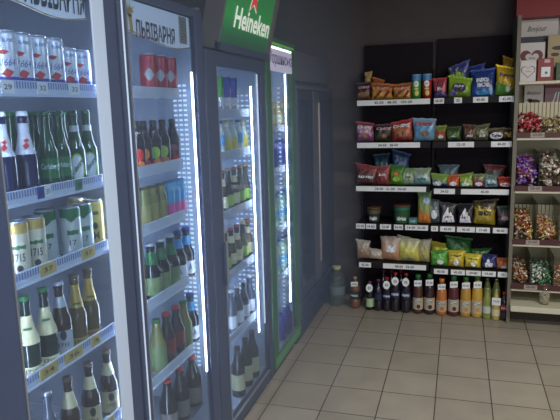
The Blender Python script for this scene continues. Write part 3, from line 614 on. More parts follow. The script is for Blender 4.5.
# ------------------------------------------------------------------ black wall rack
RY = 5.03
blackm = mat('rack_black', (24, 19, 25), 0.6, spec=0.25); rackp = mat('rack_panel', (24, 15, 26), 0.65, spec=0.2)
rack = thing('wall_rack', (0, 5.2, 0), 'tall black two bay wall rack of crisps and snacks', 'shelf unit')
L = lambda y: y-5.2
MB().box(-0.83, -0.232, L(5.44), L(5.48), 0.03, 2.335).build('back_panel', rackp, rack)
MB().box(-0.195, 0.405, L(5.44), L(5.48), 0.03, 2.355).build('back_panel', rackp, rack)
for x in (-0.845, -0.214, 0.407):
    MB().box(x-0.012, x+0.012, L(5.40), L(5.44), 0.0, 2.1).box(x-0.010, x+0.010, L(5.10), L(5.42), 0.0, 0.03).build('upright', blackm, rack)
SZL = [1.83, 1.476, 1.105, 0.775, 0.428]; SZR = [1.83, 1.476, 1.09, 0.772, 0.402]
tagsL = [[(357, 430, '   45-00   48-00   105-00')], [(357, 420, '34-50   38-00')], [(356, 426, '28-00   21-50   30-00')], [(356, 365, '12-50'), (366, 376, '18-00'), (380, 391, '22-00'), (394, 403, '26-00'), (405, 428, '14-00  35-00')], [(359, 371, '45-00'), (383, 426, '48-00   52-00')]]
tagsR = [[(434, 444, '38-00'), (454, 462, '35'), (473, 488, '45-00'), (499, 514, '42-00')], [(448, 474, '12-10'), (491, 512, '40-00')], [(434, 455, '24-50'), (461, 509, '40-00')],
         [(431, 438, '33'), (440, 455, '45-00'), (457, 475, '45-00'), (476, 490, '37-00'), (493, 508, '48-00')], [(434, 448, '40-00'), (451, 465, '41-00'), (466, 481, '39-00'), (482, 496, '39-00'), (498, 508, '35')]]
for zs, x0, x1, tags in ((SZL, -0.838, -0.222, tagsL), (SZR, -0.205, 0.402, tagsR)):
    for k, z in enumerate(zs):
        s = MB().box(x0, x1, L(5.045), L(5.44), z, z+0.02).box(x0, x1, L(5.035), L(5.045), z-0.026, z+0.022).build('shelf', blackm, rack)
        for a_, b_, txt in tags[k]:
            pa, pb = on_y(a_, 100, RY).x, on_y(b_, 100, RY).x; zc = z-0.002
            xa = on_y(a_, [101, 145, 190, 228, 268][k], RY).x; xb = on_y(b_, [101, 145, 190, 228, 268][k], RY).x
            wt_ = min(xb-xa-0.012, 0.0125*len(txt))
            MB().box(xa, xb, L(5.030), L(5.035), zc-0.022, zc+0.022).text(txt, wt_, 0.022, on_my(L(5.0295)), 1, (xa+xb)/2, zc, bold=0.02).build('price_tag', [paper, ink], s)

def sack(name, w_, h, th, cols, marks, seed, crimp=0.014, lean=0.0, scale=40, mt=None, parts=()):
    """a filled film bag: two bulging faces, flat crimped ends, creased and slightly lopsided"""
    o = thing(name, (0, 0, 0), '', 'bag'); rnd = random.Random(seed); nx, nz = 12, 14
    ph = [rnd.uniform(0, 6.28) for _ in range(6)]; top_sk = rnd.uniform(-0.11, 0.11)
    def surf(u, v, sgn):                                # u -1..1, v 0..1
        a_ = max(0.0, 1-abs(u)**2.4)**0.55; b_ = max(0.0, math.sin(PI*min(1, max(0, (v*1.02))))**0.55 if 0 < v < 0.98 else 0.0)
        bulge = th/2*a_*b_*(1.12-0.45*v)
        cr_ = (0.09*th*math.sin(9*u+ph[0]+4*v)*math.sin(11*v+ph[1])+0.06*th*math.sin(17*u-8*v+ph[5]))*a_
        y = sgn*(bulge+cr_*b_)+0.10*th*math.sin(3*v+ph[4])-lean*v*h
        wv = w_/2*(1-0.09*math.sin(PI*v))*(1+0.02*math.sin(7*v+ph[2])+0.05*v**6)
        x = u*wv; z = v*h*(1+top_sk*u*v)+0.012*w_*math.sin(8*u+ph[3])*v
        if v < 0.12: z = max(0.0, z-0.0)
        return Vector((x, y, z))
    bm = MB(); g_ = {}
    for sgn in (-1, 1):
        for i in range(nx+1):
            for j in range(nz+1):
                if sgn == 1 and i in (0, nx): g_[(1, i, j)] = g_[(-1, i, j)]; continue
                g_[(sgn, i, j)] = bm.bm.verts.new(surf(-1+2*i/nx, j/nz, sgn))
        for i in range(nx):
            for j in range(nz):
                q = [g_[(sgn, i, j)], g_[(sgn, i+1, j)], g_[(sgn, i+1, j+1)], g_[(sgn, i, j+1)]]
                if sgn == 1: q.reverse()
                f = bm.bm.faces.new(q); f.smooth = True
    body = bm.build('film', mt or bag_mat(cols, scale, seed % 5), o)
    mb = MB(); n = 14                                     # crimped top seal
    zt = [surf(-1+2*i/n, 1.0, -1) for i in range(n+1)]
    a_ = [mb.bm.verts.new(p) for p in zt]; b_ = [mb.bm.verts.new(p+Vector((0, -0.0015 if i % 2 else 0.0015, crimp))) for i, p in enumerate(zt)]
    for i in range(n): mb.bm.faces.new((a_[i], a_[i+1], b_[i+1], b_[i]))
    sl = mb.build('top_seal', mat('seal_%d_%d_%d' % cols[2], cols[2], 0.3, 0.3), o); sd = sl.modifiers.new('thickness', 'SOLIDIFY'); sd.thickness = 0.0015
    def fn(u, v): return surf(max(-1, min(1, u/(w_/2))), max(0, min(1, v/h)), -1)+Vector((0, -0.0025, 0))
    def fn2(u, v): return fn(u, v)+Vector((0, -0.002, 0))
    for nm, mk in marks: mk(o, nm, fn, fn2, w_, h)
    return o
def mk_text(s, col, v=0.6, ws=0.75, hs=0.16, u=0.0, bold=0.04, shear=0.2):
    return ('lettering', lambda o, nm, fn, fn2, w_, h: MB().text(s, w_*ws, h*hs, fn2, 0, u*w_, h*v, bold=bold, shear=shear).build(nm, col, o))
def mk_oval(col, v=0.4, rx=0.3, ry=0.2, u=0.0, nm='printed_patch'):
    return (nm, lambda o, nm, fn, fn2, w_, h: MB().star(oval(u*w_, h*v, w_*rx, h*ry), fn, rings=4).build(nm, col, o))
def mk_poly(col, pts, nm='printed_shape'):
    return (nm, lambda o, nm, fn, fn2, w_, h: MB().star([(p[0]*w_, p[1]*h) for p in pts], fn, rings=4).build(nm, col, o))
W_, K_ = whitem, darkm
seedc = [0]
def bag(x0, x1, ytop, ybot, z, cols, marks, label, group=None, depth=5.14, th=0.07, name='snack_bag', cat='bag', lean=None, scale=40, dz=0.0, mt=None):
    seedc[0] += 1
    a_, b_, t_ = on_y(x0, ybot, depth), on_y(x1, ybot, depth), on_y((x0+x1)/2, ytop, depth)
    w_ = (b_.x-a_.x)*1.03; h = max(0.05, (t_.z-(z+dz))*(1.14 if ytop > 100 else 1.06)-0.010)
    o = sack(name, w_, h, min(th, w_*0.45), cols, marks, seedc[0], lean=lean if lean is not None else -0.06, scale=scale, mt=mt)
    tl_ = random.uniform(-0.07, 0.07); o.location = ((a_.x+b_.x)/2, depth, z+dz+0.001+abs(tl_)*w_/2); o.rotation_euler = (0, tl_, random.uniform(-0.14, 0.14))
    return tag(o, label, cat, group)
Y_ = yellowm
zt = [z+0.022 for z in SZL]; zr = [z+0.022 for z in SZR]
BR, PU, RD, GN, DK, CR = (104, 66, 50), (84, 44, 84), (150, 44, 40), (58, 110, 50), (34, 32, 38), (214, 200, 170)
bag(356, 371, 84, 100, zt[0], (BR, (60, 40, 48), (62, 34, 50), (188, 160, 140)), [mk_text('CHIPS', mat('pale_pink', (206, 170, 176), .5), 0.78), mk_oval(mat('crust_print', (150, 110, 84), .5), .35, .34, .16)], 'brown and plum snack bag at the left end of the top shelf')
bag(363, 370, 74, 84, zt[0], ((190, 190, 190), (60, 80, 120), (180, 150, 90), W_ and (220, 220, 220)), [], 'small grey blue sachet sticking up behind the plum bag', depth=5.30)
for a_, b_, l in ((371, 393, 'left of the two orange brown crisps bags on the top shelf'), (392, 412, 'orange brown crisps bag just left of the green tube')):
    bag(a_, b_, 85, 99, zt[0], ((196, 150, 70), (206, 140, 66), (170, 96, 50), (222, 186, 100)), [mk_text('CHIPS', mat('pale_pink'), 0.76), mk_poly(mat('dark_red_label'), [(-.4, .1), (-.25, .1), (.1, .62), (-.1, .6)]), mk_poly(mat('dark_red_label'), [(.05, .1), (.2, .1), (.45, .55), (.3, .6)])], l, 'orange crisps bags')
bag(372, 384, 80, 90, zt[0], ((170, 96, 50), (176, 110, 60), (170, 96, 50), (222, 186, 100)), [], 'orange brown bag top showing behind the left crisps bag', depth=5.26)
bag(433, 447, 80, 100, zr[0], ((70, 50, 110), (176, 70, 90), (170, 60, 70), (190, 200, 220)), [mk_text('Yo', W_, .5, .4, .2), mk_oval(mat('plum_print'), .75, .3, .15)], 'pink and violet bag at the left end of the right top shelf')
bag(447, 471, 79, 99, zr[0], ((120, 150, 50), (130, 170, 56), (150, 186, 60), (200, 210, 120)), [mk_oval(mat('violet_patch', (62, 46, 96), .5), .5, .30, .26), mk_text('PUFF', W_, .58, .42, .12), mk_oval(mat('violet_light', (110, 96, 190), .5), .16, .14, .12, -.25)], 'lime green bag with a violet patch on the top shelf')
bag(450, 470, 66, 80, zr[0], ((150, 170, 120), (176, 190, 110), (56, 66, 130), (220, 224, 200)), [mk_text('POP', W_, .30, .5, .2), mk_oval(limem, .62, .22, .16)], 'pale bag lettered POP stacked on the lime green bag', depth=5.24, lean=-0.02)
bag(464, 482, 68, 90, zr[0], ((36, 50, 110), (44, 64, 130), (50, 70, 140), (90, 110, 170)), [], 'plain deep blue bag behind the BIG BOB bag', depth=5.30)
bag(470, 495, 71, 98, zr[0], ((52, 76, 160), (28, 50, 120), (40, 66, 140), (140, 180, 220)), [mk_text('BIG', W_, .64, .5, .17, -.02, .07, 0), mk_text('BOB', W_, .45, .55, .17, .03, .07, 0), mk_oval(skym, .15, .3, .1), mk_oval(mat('pale_print', (170, 196, 226), .5), .25, .08, .2, .33)], 'royal blue bag lettered BIG BOB', th=0.09)
bag(494, 515.5, 69, 97, zr[0], ((96, 140, 50), (206, 170, 40), (214, 178, 40), (200, 214, 190)), [mk_text('Funny', bluem, .72, .75, .16), mk_oval(mat('leaf_print', (70, 140, 60), .5), .25, .18, .14, -.2), mk_oval(W_, .22, .12, .1, .1)], 'yellow and green bag at the right end of the top shelf', th=0.09)
bag(500, 511, 60, 80, zr[0], ((206, 170, 40), (206, 170, 40), (190, 150, 40), (220, 190, 90)), [], 'yellow bag corner rising behind the yellow and green bag', depth=5.30)
# crisp tubes
def tube(px, top, body, label):
    c = on_y(px, 98, 5.12); h = on_y(px, top, 5.12).z-zt[0]; r = 0.037
    o = thing('crisp_tube', (c.x, 5.12, zt[0]+0.001), label, 'tube', 'crisp tubes')
    MB().lathe([(r, 0), (r, h-0.012)], 24).build('tube_body', body, o); MB().lathe([(r*1.01, h*0.74), (r*1.01, h-0.012)], 24, cap=False).build('blue_band', mat('tube_blue', (70, 130, 180), .4), o)
    MB().lathe([(r*1.04, h-0.012), (r*1.04, h-0.002), (r*0.98, h)], 24).build('lid', mat('tube_lid', (120, 160, 196), .4), o)
    fn = on_cyl(r*1.03); MB().star(oval(0, h*.60, .022, .026), fn).build('white_face', W_, o)
    MB().star([(-.014, h*.60), (0, h*.585), (.014, h*.60), (0, h*.625)], on_cyl(r*1.06)).build('dark_moustache', K_, o)
    MB().star(oval(.006, h*.22, .018, .022), fn).star(oval(0, h*.40, .02, .008), fn).build('yellow_print', mat('tube_yellow', (210, 200, 110), .4), o)
tube(416.3, 74.5, mat('tube_green', (70, 150, 50), .4), 'green crisp tube with blue top, left of the red tube')
tube(426.8, 74, mat('tube_red', (176, 44, 36), .4), 'red crisp tube with blue top, right of the green tube')
# second row
for a_, b_, tp, cols, col, l in ((356, 374, 125, ((130, 70, 120), (190, 150, 170), (140, 66, 80), (90, 40, 80)), W_, 'pink and mauve bag at the left end of the second shelf'),
   (374, 392, 127, ((60, 66, 40), DK, (70, 40, 50), (120, 130, 80)), mat('pale_pink'), 'dark green black bag second along on the second shelf'),
   (391, 413, 124, ((130, 40, 36), (170, 100, 66), (160, 50, 44), (206, 170, 130)), W_, 'brick red bag left of the light blue bag'),
   (413, 436, 122, ((110, 160, 190), (90, 150, 190), (130, 166, 190), (206, 190, 150)), redm, 'light blue bag with red lettering on the second shelf')):
    bag(a_, b_, tp, 141, zt[1], cols, [mk_text('CHIPS', col, .8, .8, .17), mk_oval(mat('crust_print'), .35, .2, .14, .05)], l)
for a_, b_, tp, cols, marks, l in (
   (433, 446, 128, ((90, 90, 60), (150, 60, 50), (120, 130, 60), (200, 190, 150)), [mk_oval(W_, .3, .2, .12, .1)], 'red and green bag left of the green bag, right second shelf'),
   (446, 461, 129, ((50, 70, 44), (80, 110, 50), (60, 80, 46), (190, 190, 160)), [mk_text('nuts', W_, .35, .5, .14)], 'dull green bag lettered in white on the right second shelf'),
   (463, 477, 127, ((60, 50, 44), (110, 80, 60), (90, 60, 50), (200, 200, 190)), [mk_text('mix', W_, .35, .5, .2)], 'brown mottled snack bag in the middle of right second shelf'),
   (475, 489, 127, ((80, 80, 60), (140, 140, 120), (80, 90, 60), (210, 210, 200)), [mk_text('mix', W_, .35, .5, .2)], 'grey green mottled bag right of the brown mottled one'),
   (487, 505, 130, (DK, (44, 36, 32), (90, 80, 60), (90, 70, 50)), [mk_oval(W_, .42, .38, .34), mk_text('Turbo', K_, .45, .6, .28)], 'dark bag with big white oval and black lettering'),
   (503, 513, 130, (DK, (190, 150, 40), (60, 50, 40), (220, 200, 90)), [], 'black and golden bag at the right end of the second shelf')):
    bag(a_, b_, tp, 142, zr[1], cols, marks, l)
# third row
for a_, b_, tp, cols, marks, l, dp in (
   (375, 391, 158, ((30, 60, 70), (40, 90, 90), (30, 60, 80), (80, 140, 130)), [], 'dark teal bag on the back layer, third shelf left bay', 5.3),
   (391, 409, 156, ((36, 60, 100), (50, 80, 130), (36, 60, 100), (90, 130, 170)), [], 'dark blue bag on the back layer, third shelf left bay', 5.3),
   (355, 377, 168, ((70, 40, 36), (84, 50, 46), (130, 60, 60), (170, 130, 110)), [mk_text('МАЧО', W_, .42, .7, .14, 0, .05, 0)], 'brown red bag with white lettering at the left end, third shelf', 5.12),
   (375, 390, 169, ((120, 50, 50), (130, 56, 52), (140, 70, 66), (206, 180, 150)), [mk_text('МА', W_, .6, .5, .14)], 'brick red smaller bag beside the brown red bag', 5.12),
   (389, 404, 168, ((70, 120, 40), (100, 140, 50), (60, 110, 40), (200, 200, 90)), [mk_oval(mat('orange_print'), .6, .2, .08), mk_oval(limem, .32, .25, .14)], 'bright green bag in the middle of the third shelf', 5.12),
   (402, 415, 171, ((130, 150, 120), (170, 180, 160), (110, 140, 90), (220, 220, 210)), [mk_text('soup', K_, .5, .5, .14)], 'pale green sachet right of the bright green bag', 5.12),
   (413, 431, 171, ((120, 150, 150), (160, 180, 176), (140, 156, 130), (214, 220, 214)), [mk_oval(mat('teal_print', (70, 130, 140), .5), .4, .3, .1)], 'whitish sachet with teal band at the left bay right end', 5.12)):
    bag(a_, b_, tp, 185, zt[2], cols, marks, l, depth=dp)
for a_, b_, tp, cols, marks, l, dp in (
   (439, 459, 168, ((70, 90, 90), (110, 130, 130), (80, 100, 110), (170, 180, 176)), [], 'grey green bag laid behind at left, right bay third shelf', 5.3),
   (484, 505, 168, ((100, 60, 60), (90, 100, 96), (120, 60, 60), (170, 170, 160)), [], 'grey and maroon bag laid behind at right, right bay third shelf', 5.3),
   (431, 448, 176, ((40, 50, 100), (120, 150, 110), (130, 160, 70), (214, 220, 214)), [mk_oval(W_, .30, .28, .2, -.1)], 'green and navy striped bag, right bay third shelf left end', 5.12),
   (446, 459, 177, ((140, 70, 50), (190, 90, 50), (180, 90, 60), (220, 180, 120)), [mk_oval(W_, .30, .3, .2)], 'orange bag beside the navy striped bag', 5.12),
   (459, 473, 176, ((100, 130, 60), (160, 180, 90), (120, 150, 60), (220, 230, 180)), [mk_oval(W_, .25, .3, .16)], 'yellow green bag in the middle, right bay third shelf', 5.12),
   (472, 485, 176, ((120, 50, 60), (140, 60, 70), (110, 120, 80), (220, 190, 180)), [mk_oval(W_, .28, .3, .18)], 'crimson bag right of the yellow green bag', 5.12),
   (484, 498, 177, ((110, 140, 150), (140, 170, 176), (100, 120, 110), (210, 220, 220)), [mk_text('SPICE', K_, .28, .7, .15)], 'pale blue bag between crimson and red bags', 5.12),
   (497, 513, 179, ((150, 50, 44), (190, 70, 56), (170, 50, 44), (226, 210, 190)), [mk_oval(W_, .3, .36, .22), mk_text('YUMI', redm, .3, .5, .2)], 'red bag with white oval at the right end, third shelf', 5.12)):
    bag(a_, b_, tp, 190, zr[2], cols, marks, l, depth=dp)
# fourth row: instant noodle cups and black bags
def cup(x0, x1, top, z, body, lidm, marks, label, name='noodle_cup', taper=0.72):
    a_, b_ = on_y(x0, 215, 5.13), on_y(x1, 215, 5.13); r = (b_.x-a_.x)/2; h = on_y((x0+x1)/2, top, 5.13).z-z
    o = thing(name, ((a_.x+b_.x)/2, 5.13, z+0.001), label, 'cup')
    MB().lathe([(r*taper, 0), (r*(taper+.02), .004), (r*.96, h-.014), (r, h-.012), (r, h-.006)], 26).build('cup_body', body, o)
    MB().lathe([(r*1.0, h-.006), (r*.98, h-.001), (r*.6, h)], 26).build('foil_lid', lidm, o)
    MB().lathe([(r*.90, h*.60), (r*.985, h-.02)], 26, cap=False).build('colour_band', marks[0], o)
    MB().text(marks[1], r*1.1, h*.22, on_cyl(r*.96), 0, 0, h*.28, bold=.04).build('lettering', marks[2], o)
cup(367, 381, 207, zt[3], mat('black_cup', (60, 60, 56), .4), mat('foil_gold_red', (140, 90, 50), .35, .3), (mat('dark_olive', (84, 92, 60), .5), 'РАМЕН', W_), 'black noodle cup with gold red lid standing alone')
cup(393.5, 410.5, 204.5, zt[3], mat('green_cup', (56, 96, 60), .4), mat('foil_red', (130, 50, 50), .35, .3), (mat('teal_green', (40, 110, 90), .5), 'Мівіна', W_), 'wide green noodle bowl with white lettering', 'noodle_bowl', .85)
bx = on_y(412, 218, 5.11); MB().box(-0.035, 0.035, -0.03, 0.03, 0, 0.05, 0, 0.004).text('чай', .04, .02, on_my(-0.0305), 1, 0, .025).build('small_box', [mat('teal_box', (60, 120, 120), .5), W_], loc=(bx.x+0.01, 5.10, zt[3]+0.001))
tag(bpy.data.objects['small_box'], 'small teal box lying low beside the green noodle bowl', 'box')
bag(417, 431, 196, 224, zt[3], ((180, 120, 60), (130, 140, 70), (110, 140, 90), (210, 200, 170)), [mk_oval(mat('pale_print'), .75, .25, .1, .2), mk_oval(orangem, .2, .3, .1)], 'tall green and orange pouch on the fourth shelf', name='pouch')
for a_, b_, tp, cols, marks, l in (
   (429, 440, 203, ((60, 66, 70), (130, 140, 140), (70, 80, 84), (190, 196, 190)), [mk_oval(W_, .4, .3, .2)], 'grey and white bag left of the black house print bags'),
   (439, 457, 206, (DK, (30, 28, 34), (40, 38, 44), (70, 66, 76)), [mk_poly(W_, [(-.34, .08), (.34, .08), (.3, .42), (.0, .85), (-.3, .42)], 'white_house_print'), mk_text('JERKY', redm, .36, .45, .12)], 'black bag with white house print, left of the pair'),
   (457, 474, 207, (DK, (30, 28, 34), (40, 38, 44), (70, 66, 76)), [mk_poly(W_, [(-.34, .08), (.34, .08), (.3, .42), (.0, .85), (-.3, .42)], 'white_house_print'), mk_text('JERKY', redm, .36, .45, .12)], 'black bag with white house print, beside the yellow black bag'),
   (472, 495, 204, ((150, 130, 40), (170, 146, 44), (60, 54, 30), (30, 28, 26)), [mk_text('ЄНОТ', K_, .5, .65, .2, 0, .07, 0), mk_oval(K_, .82, .1, .06)], 'yellow and black bag with bold dark lettering'),
   (497, 512, 209, ((44, 44, 50), (110, 80, 90), (44, 60, 50), (200, 196, 200)), [mk_oval(mat('pale_pink'), .4, .25, .12)], 'dark bag with pinkish print at the right end, fourth shelf')):
    bag(a_, b_, tp, 228, zr[3], cols, marks, l)
# fifth row: see-through nut and pasta bags, then colourful chips
for a_, b_, tp, cols, marks, l in (
   (357, 371, 243, ((150, 124, 104), (172, 148, 128), (160, 150, 142), (200, 182, 164)), [], 'see-through bag of brown nuts at the left end, bottom shelf'),
   (369, 383, 251, ((176, 158, 138), (186, 170, 150), (170, 160, 150), (214, 204, 188)), [], 'low see-through bag of pale nuts beside the white label bag'),
   (380, 400, 240, ((180, 134, 100), (196, 154, 120), (170, 152, 138), (224, 206, 176)), [mk_poly(W_, [(-.2, .38), (.28, .38), (.28, .68), (-.2, .68)], 'white_label')], 'see-through bag of biscuits with a white label'),
   (398, 420, 241, ((196, 188, 90), (210, 202, 104), (176, 172, 140), (228, 222, 160)), [mk_oval(mat('grey_print', (130, 130, 126), .5), .10, .3, .08)], 'see-through bag of yellow corn snacks on the bottom shelf'),
   (417, 430, 243, ((150, 140, 90), (170, 160, 100), (140, 136, 116), (206, 196, 150)), [], 'see-through beige bag at the left bay right end, bottom shelf')):
    bag(a_, b_, tp, 263, zt[4], cols, marks, l, 'see-through bags of nuts', scale=60, name='clear_food_bag')
for a_, b_, tp, cols, marks, l, dp in (
   (429, 452, 246, ((190, 180, 50), (196, 186, 50), (200, 190, 60), (220, 210, 110)), [], 'long yellow bag lying behind the green chips bag', 5.28),
   (446, 472, 241, ((40, 90, 40), (56, 120, 50), (40, 90, 40), (90, 150, 90)), [mk_oval(mat('pale_print'), .25, .12, .08, .15)], 'large green bag heaped on the back layer, bottom shelf', 5.28),
   (470, 489, 251, ((40, 90, 40), (50, 110, 50), (44, 96, 44), (90, 150, 90)), [], 'green bag lying flat behind the blue white bag', 5.28),
   (430, 448, 253, ((70, 140, 50), (90, 160, 60), (70, 140, 50), (180, 210, 130)), [mk_oval(W_, .3, .2, .16, .05)], 'bright green chips bag at the bottom right shelf left end', 5.12),
   (447, 464, 253, ((180, 150, 60), (200, 180, 60), (190, 166, 50), (226, 214, 150)), [mk_text('Chips', K_, .75, .6, .12), mk_oval(W_, .3, .16, .2, .05)], 'yellow chips bag right of the bright green one', 5.12),
   (464, 481, 256, ((170, 150, 50), (200, 184, 60), (200, 180, 50), (226, 214, 150)), [mk_text('Chips', greenm, .72, .6, .12), mk_oval(W_, .3, .16, .18, .05)], 'yellow chips bag left of the navy bag', 5.12),
   (481, 497, 257, ((50, 50, 96), (40, 44, 100), (44, 48, 100), (150, 150, 190)), [mk_poly(W_, [(-.2, .1), (.2, .1), (.28, .4), (.08, .52), (.05, .75), (-.1, .72), (-.12, .5), (-.28, .42)], 'white_figure_print')], 'navy bag with a white shape, bottom shelf', 5.12),
   (496, 510, 260, ((170, 96, 50), (190, 110, 60), (180, 100, 56), (214, 180, 150)), [mk_oval(W_, .25, .2, .16, .05)], 'orange bag at the right end of the bottom shelf', 5.12)):
    bag(a_, b_, tp, 270, zr[4], cols, marks, l, depth=dp)

# ------------------------------------------------------------------ bottles on the floor under the rack
def soda(h, r, liquid, cap, lab, tagm=None, lab_txt='', neck=0.013, cap_h=0.02, labz=(0.30, 0.58), waist=0.9, tag_shape='round', name='soda_bottle', labk=None):
    o = thing(name, (0, 0, 0), '', 'bottle')
    pr = [(r*.72, 0), (r*.92, .006), (r, .03), (r, h*labz[0]*.9), (r*waist, h*labz[0]), (r*waist, h*labz[1]), (r*.97, h*(labz[1]+.04)), (r*.90, h*.68), (r*.66, h*.76), (max(r*.36, neck*1.1), h*.83), (neck*1.05, h*.87), (neck, h-cap_h)]
    MB().lathe(pr, 24).build('bottle_body', liquid, o)
    MB().lathe([(neck*1.2, h-cap_h), (neck*1.25, h-cap_h*.3), (neck*1.15, h)], 16).build('cap', cap, o)
    if lab: MB().lathe([(r*waist*1.02, h*labz[0]), (r*waist*1.02, h*labz[1])], 24, cap=False).build('label', lab, o)
    if name == 'juice_bottle':
        MB().star(oval(.0, h*.34, r*.62, h*.035), on_cyl(r*waist*1.045)).build('white_patch', W_, o); MB().star(oval(.008, h*.20, r*.38, h*.055), on_cyl(r*waist*1.045)).build('fruit_print', liquid, o)
    if lab_txt: MB().text(lab_txt, r*1.5, h*.06, on_cyl(r*waist*1.07), 0, 0, h*(.34 if name == 'juice_bottle' else (labz[0]+labz[1])/2), bold=.03).build('lettering', labk or W_, o)
    if tagm:
        pts = oval(0, h*.80, .030, .036) if tag_shape == 'round' else [(-.030, h*.72), (.030, h*.74), (.032, h*.88), (-.032, h*.86)]
        mb = MB(); y = -max(r*.72, .02); y = -r*.86
        vs = [mb.bm.verts.new((p[0], y+(p[1]-h*.80)*.25, p[1])) for p in pts]; mb.bm.faces.new(vs)
        if tag_shape == 'round': mb.text('30', .030, .022, lambda u, v: Vector((u, y-.002+v*.25, h*.80+v)), 1)
        else: mb.text('35-00', .048, .016, lambda u, v: Vector((u, y-.002+v*.25, h*.80+v)), 1)
        mb.build('price_tag', [paper, ink], o)
    return o
cola = mat('cola', (28, 24, 36), .1, coat=.6); teal = mat('green_cap', (40, 110, 56), .4); redc = mat('red_cap', (176, 36, 40), .4); violetc = mat('violet_cap', (110, 46, 90), .4)
amber = mat('amber_drink', (186, 142, 60), .15, coat=.5); orange_d = mat('orange_drink', (186, 112, 56), .15, coat=.5); berry = mat('berry_drink', (88, 40, 48), .15, coat=.5); berry2 = mat('dark_berry_drink', (48, 28, 36), .15, coat=.5); brownd = mat('brown_drink', (112, 72, 52), .15, coat=.5)
lime_d = clear('pale_lime_bottle', (190, 200, 120), .85, body=.45)
def floor_b(px, ytop, width, label, cat, group, **k):
    p = on_y(px, 300, 5.10); h = max(.2, on_y(px, ytop, 5.10).z); r = width/2
    o = soda(h, r, **k); o.location = (p.x, 5.09 if px > 360 else 5.11, 0.0005); return tag(o, label, cat, group)
# five litre water bottle
wb = thing('water_jug', (on_y(337, 290, 5.16).x, 5.16, 0.0005), 'large clear five litre water jug in the corner by the dark cooler', 'bottle'); cw = clear('clear_plastic', (222, 234, 234), .97, body=.05); r = .072; wb.scale = (1.05, 1.05, .93)
pr = [(r*.8, 0), (r, .012), (r, .04)]
for k in range(6): pr += [(r*.95, .05+k*.028), (r, .063+k*.028)]
pr += [(r, .26), (r*.93, .285), (r*.66, .325), (r*.40, .345), (r*.36, .37)]
MB().lathe(pr, 26).build('jug_body', cw, wb); MB().lathe([(.031, .36), (.031, .385), (.028, .39)], 18).build('cap', mat('pale_yellow_cap', (190, 190, 140), .4), wb)
MB().lathe([(r*1.01, .12), (r*1.01, .20)], 26, cap=False).build('label', clear('pale_label', (190, 210, 216), .9, body=.25), wb)
MB().rod((-.03, 0, .375), (-.035, 0, .395), .004).rod((-.035, 0, .395), (.035, 0, .395), .004).rod((.035, 0, .395), (.03, 0, .375), .004).build('handle', mat('pale_yellow_cap'), wb)
floor_b(355, 277, .098, 'brown drink bottle with white tag, beside the water jug', 'bottle', None, liquid=brownd, cap=mat('tan_cap', (176, 150, 120), .4), lab=mat('dark_print'), tagm=paper, tag_shape='flag', lab_txt='MIX', labz=(.30, .56))
for px, top, w_, cap_, lab_, l in ((370, 281, .078, violetc, mat('pale_green_label', (170, 190, 150), .5), 'cola bottle with round tag and pale green label, leftmost of the colas'),
    (378.5, 279, .084, violetc, mat('navy_label', (36, 44, 84), .5), 'violet capped cola bottle without tag'),
    (387, 277, .080, redc, mat('navy_label'), 'red capped cola bottle with round tag, left of the tallest'),
    (395.5, 272, .086, redc, mat('navy_label'), 'tallest red capped cola bottle in the middle of the colas'),
    (406, 273, .092, redc, mat('navy_label'), 'red capped cola bottle with round tag, next to the juices')):
    floor_b(px, top, w_, l, 'bottle', 'cola bottles', liquid=cola, cap=cap_, lab=lab_, tagm=None if px == 378.5 else paper, lab_txt='PEPSI' if px > 380 else '', labz=(.38, .54) if px > 375 else (.12, .42))
bk = on_y(383, 300, 5.25)
for k, (px, cap_, l) in enumerate(((383.5, violetc, 'violet capped bottle in the back row between the colas'), (391.5, redc, 'red capped bottle in the back row left of the tallest cola'), (401, redc, 'red capped bottle in the back row right of the tallest cola'))):
    p = on_y(px, 290, 5.24); o = soda(.33, .042, cola, cap_, mat('navy_label')); o.location = (p.x, 5.24, .0005); tag(o, l, 'bottle', 'back row cola bottles')
JW = .092
for px, top, liq, txt, l in ((418, 274, mat('cola_red', (74, 44, 38), .1, coat=.6), 'Сік', 'brown red juice bottle, leftmost of the green capped juices'), (429.5, 273, berry2, 'Сік', 'nearly black berry juice bottle with green cap and flag tag'),
    (441.5, 278, orange_d, 'Сік', 'orange juice bottle with white tag over its cap'), (453.5, 275, berry, 'Сік', 'dark red berry juice bottle right of the orange one'),
    (465.5, 276, amber, 'Сік', 'amber juice bottle, left one of the amber pair'), (477, 275, mat('golden_drink', (196, 156, 64), .15, coat=.5), 'Сік', 'golden yellow juice bottle, right one of the amber pair')):
    floor_b(px, top, JW, l, 'bottle', 'green capped juice bottles', liquid=liq, cap=teal if px != 441.5 else orange_d, lab=mat('juice_label', (186, 170, 148), .5), tagm=paper, tag_shape='flag', lab_txt=txt, labz=(.12, .42), waist=.97, neck=.019, cap_h=.040, labk=mat('juice_green', (60, 90, 50), .5), name='juice_bottle')
for px, top, liq, l, d in ((487, 276, lime_d, 'clear tall bottle in the back row behind the small pale bottle', 5.2), (496, 279, lime_d, 'clear bottle in the back row behind the tagged small bottle', 5.2)):
    p = on_y(px, 300, d); o = bottle(.32, .034, liq, silver, [(palem, .15, .4)], None, None, .70, .013); o.location = (p.x, d, .0005); tag(o, l, 'bottle', 'clear back row bottles')
p = on_y(487, 300, 5.07); o = bottle(.27, .033, lime_d, silver, [(palem, .2, .42)], None, None, .66, .013); o.location = (p.x, 5.07, .0005); tag(o, 'small pale lime bottle with silver cap, right of the golden juice', 'bottle')
p = on_y(496, 300, 5.06); o = bottle(.265, .033, mat('pale_amber', (176, 160, 90), .15, coat=.5), silver, [(cream, .14, .36)], None, None, .64, .013); o.location = (p.x, 5.06, .0005)
MB().box(-.034, .034, -.040, -.038, .135, .20).text('39-00', .05, .016, on_my(-.0405), 1, 0, .17).build('price_tag', [paper, ink], o); tag(o, 'small pale amber bottle with square white tag', 'bottle')
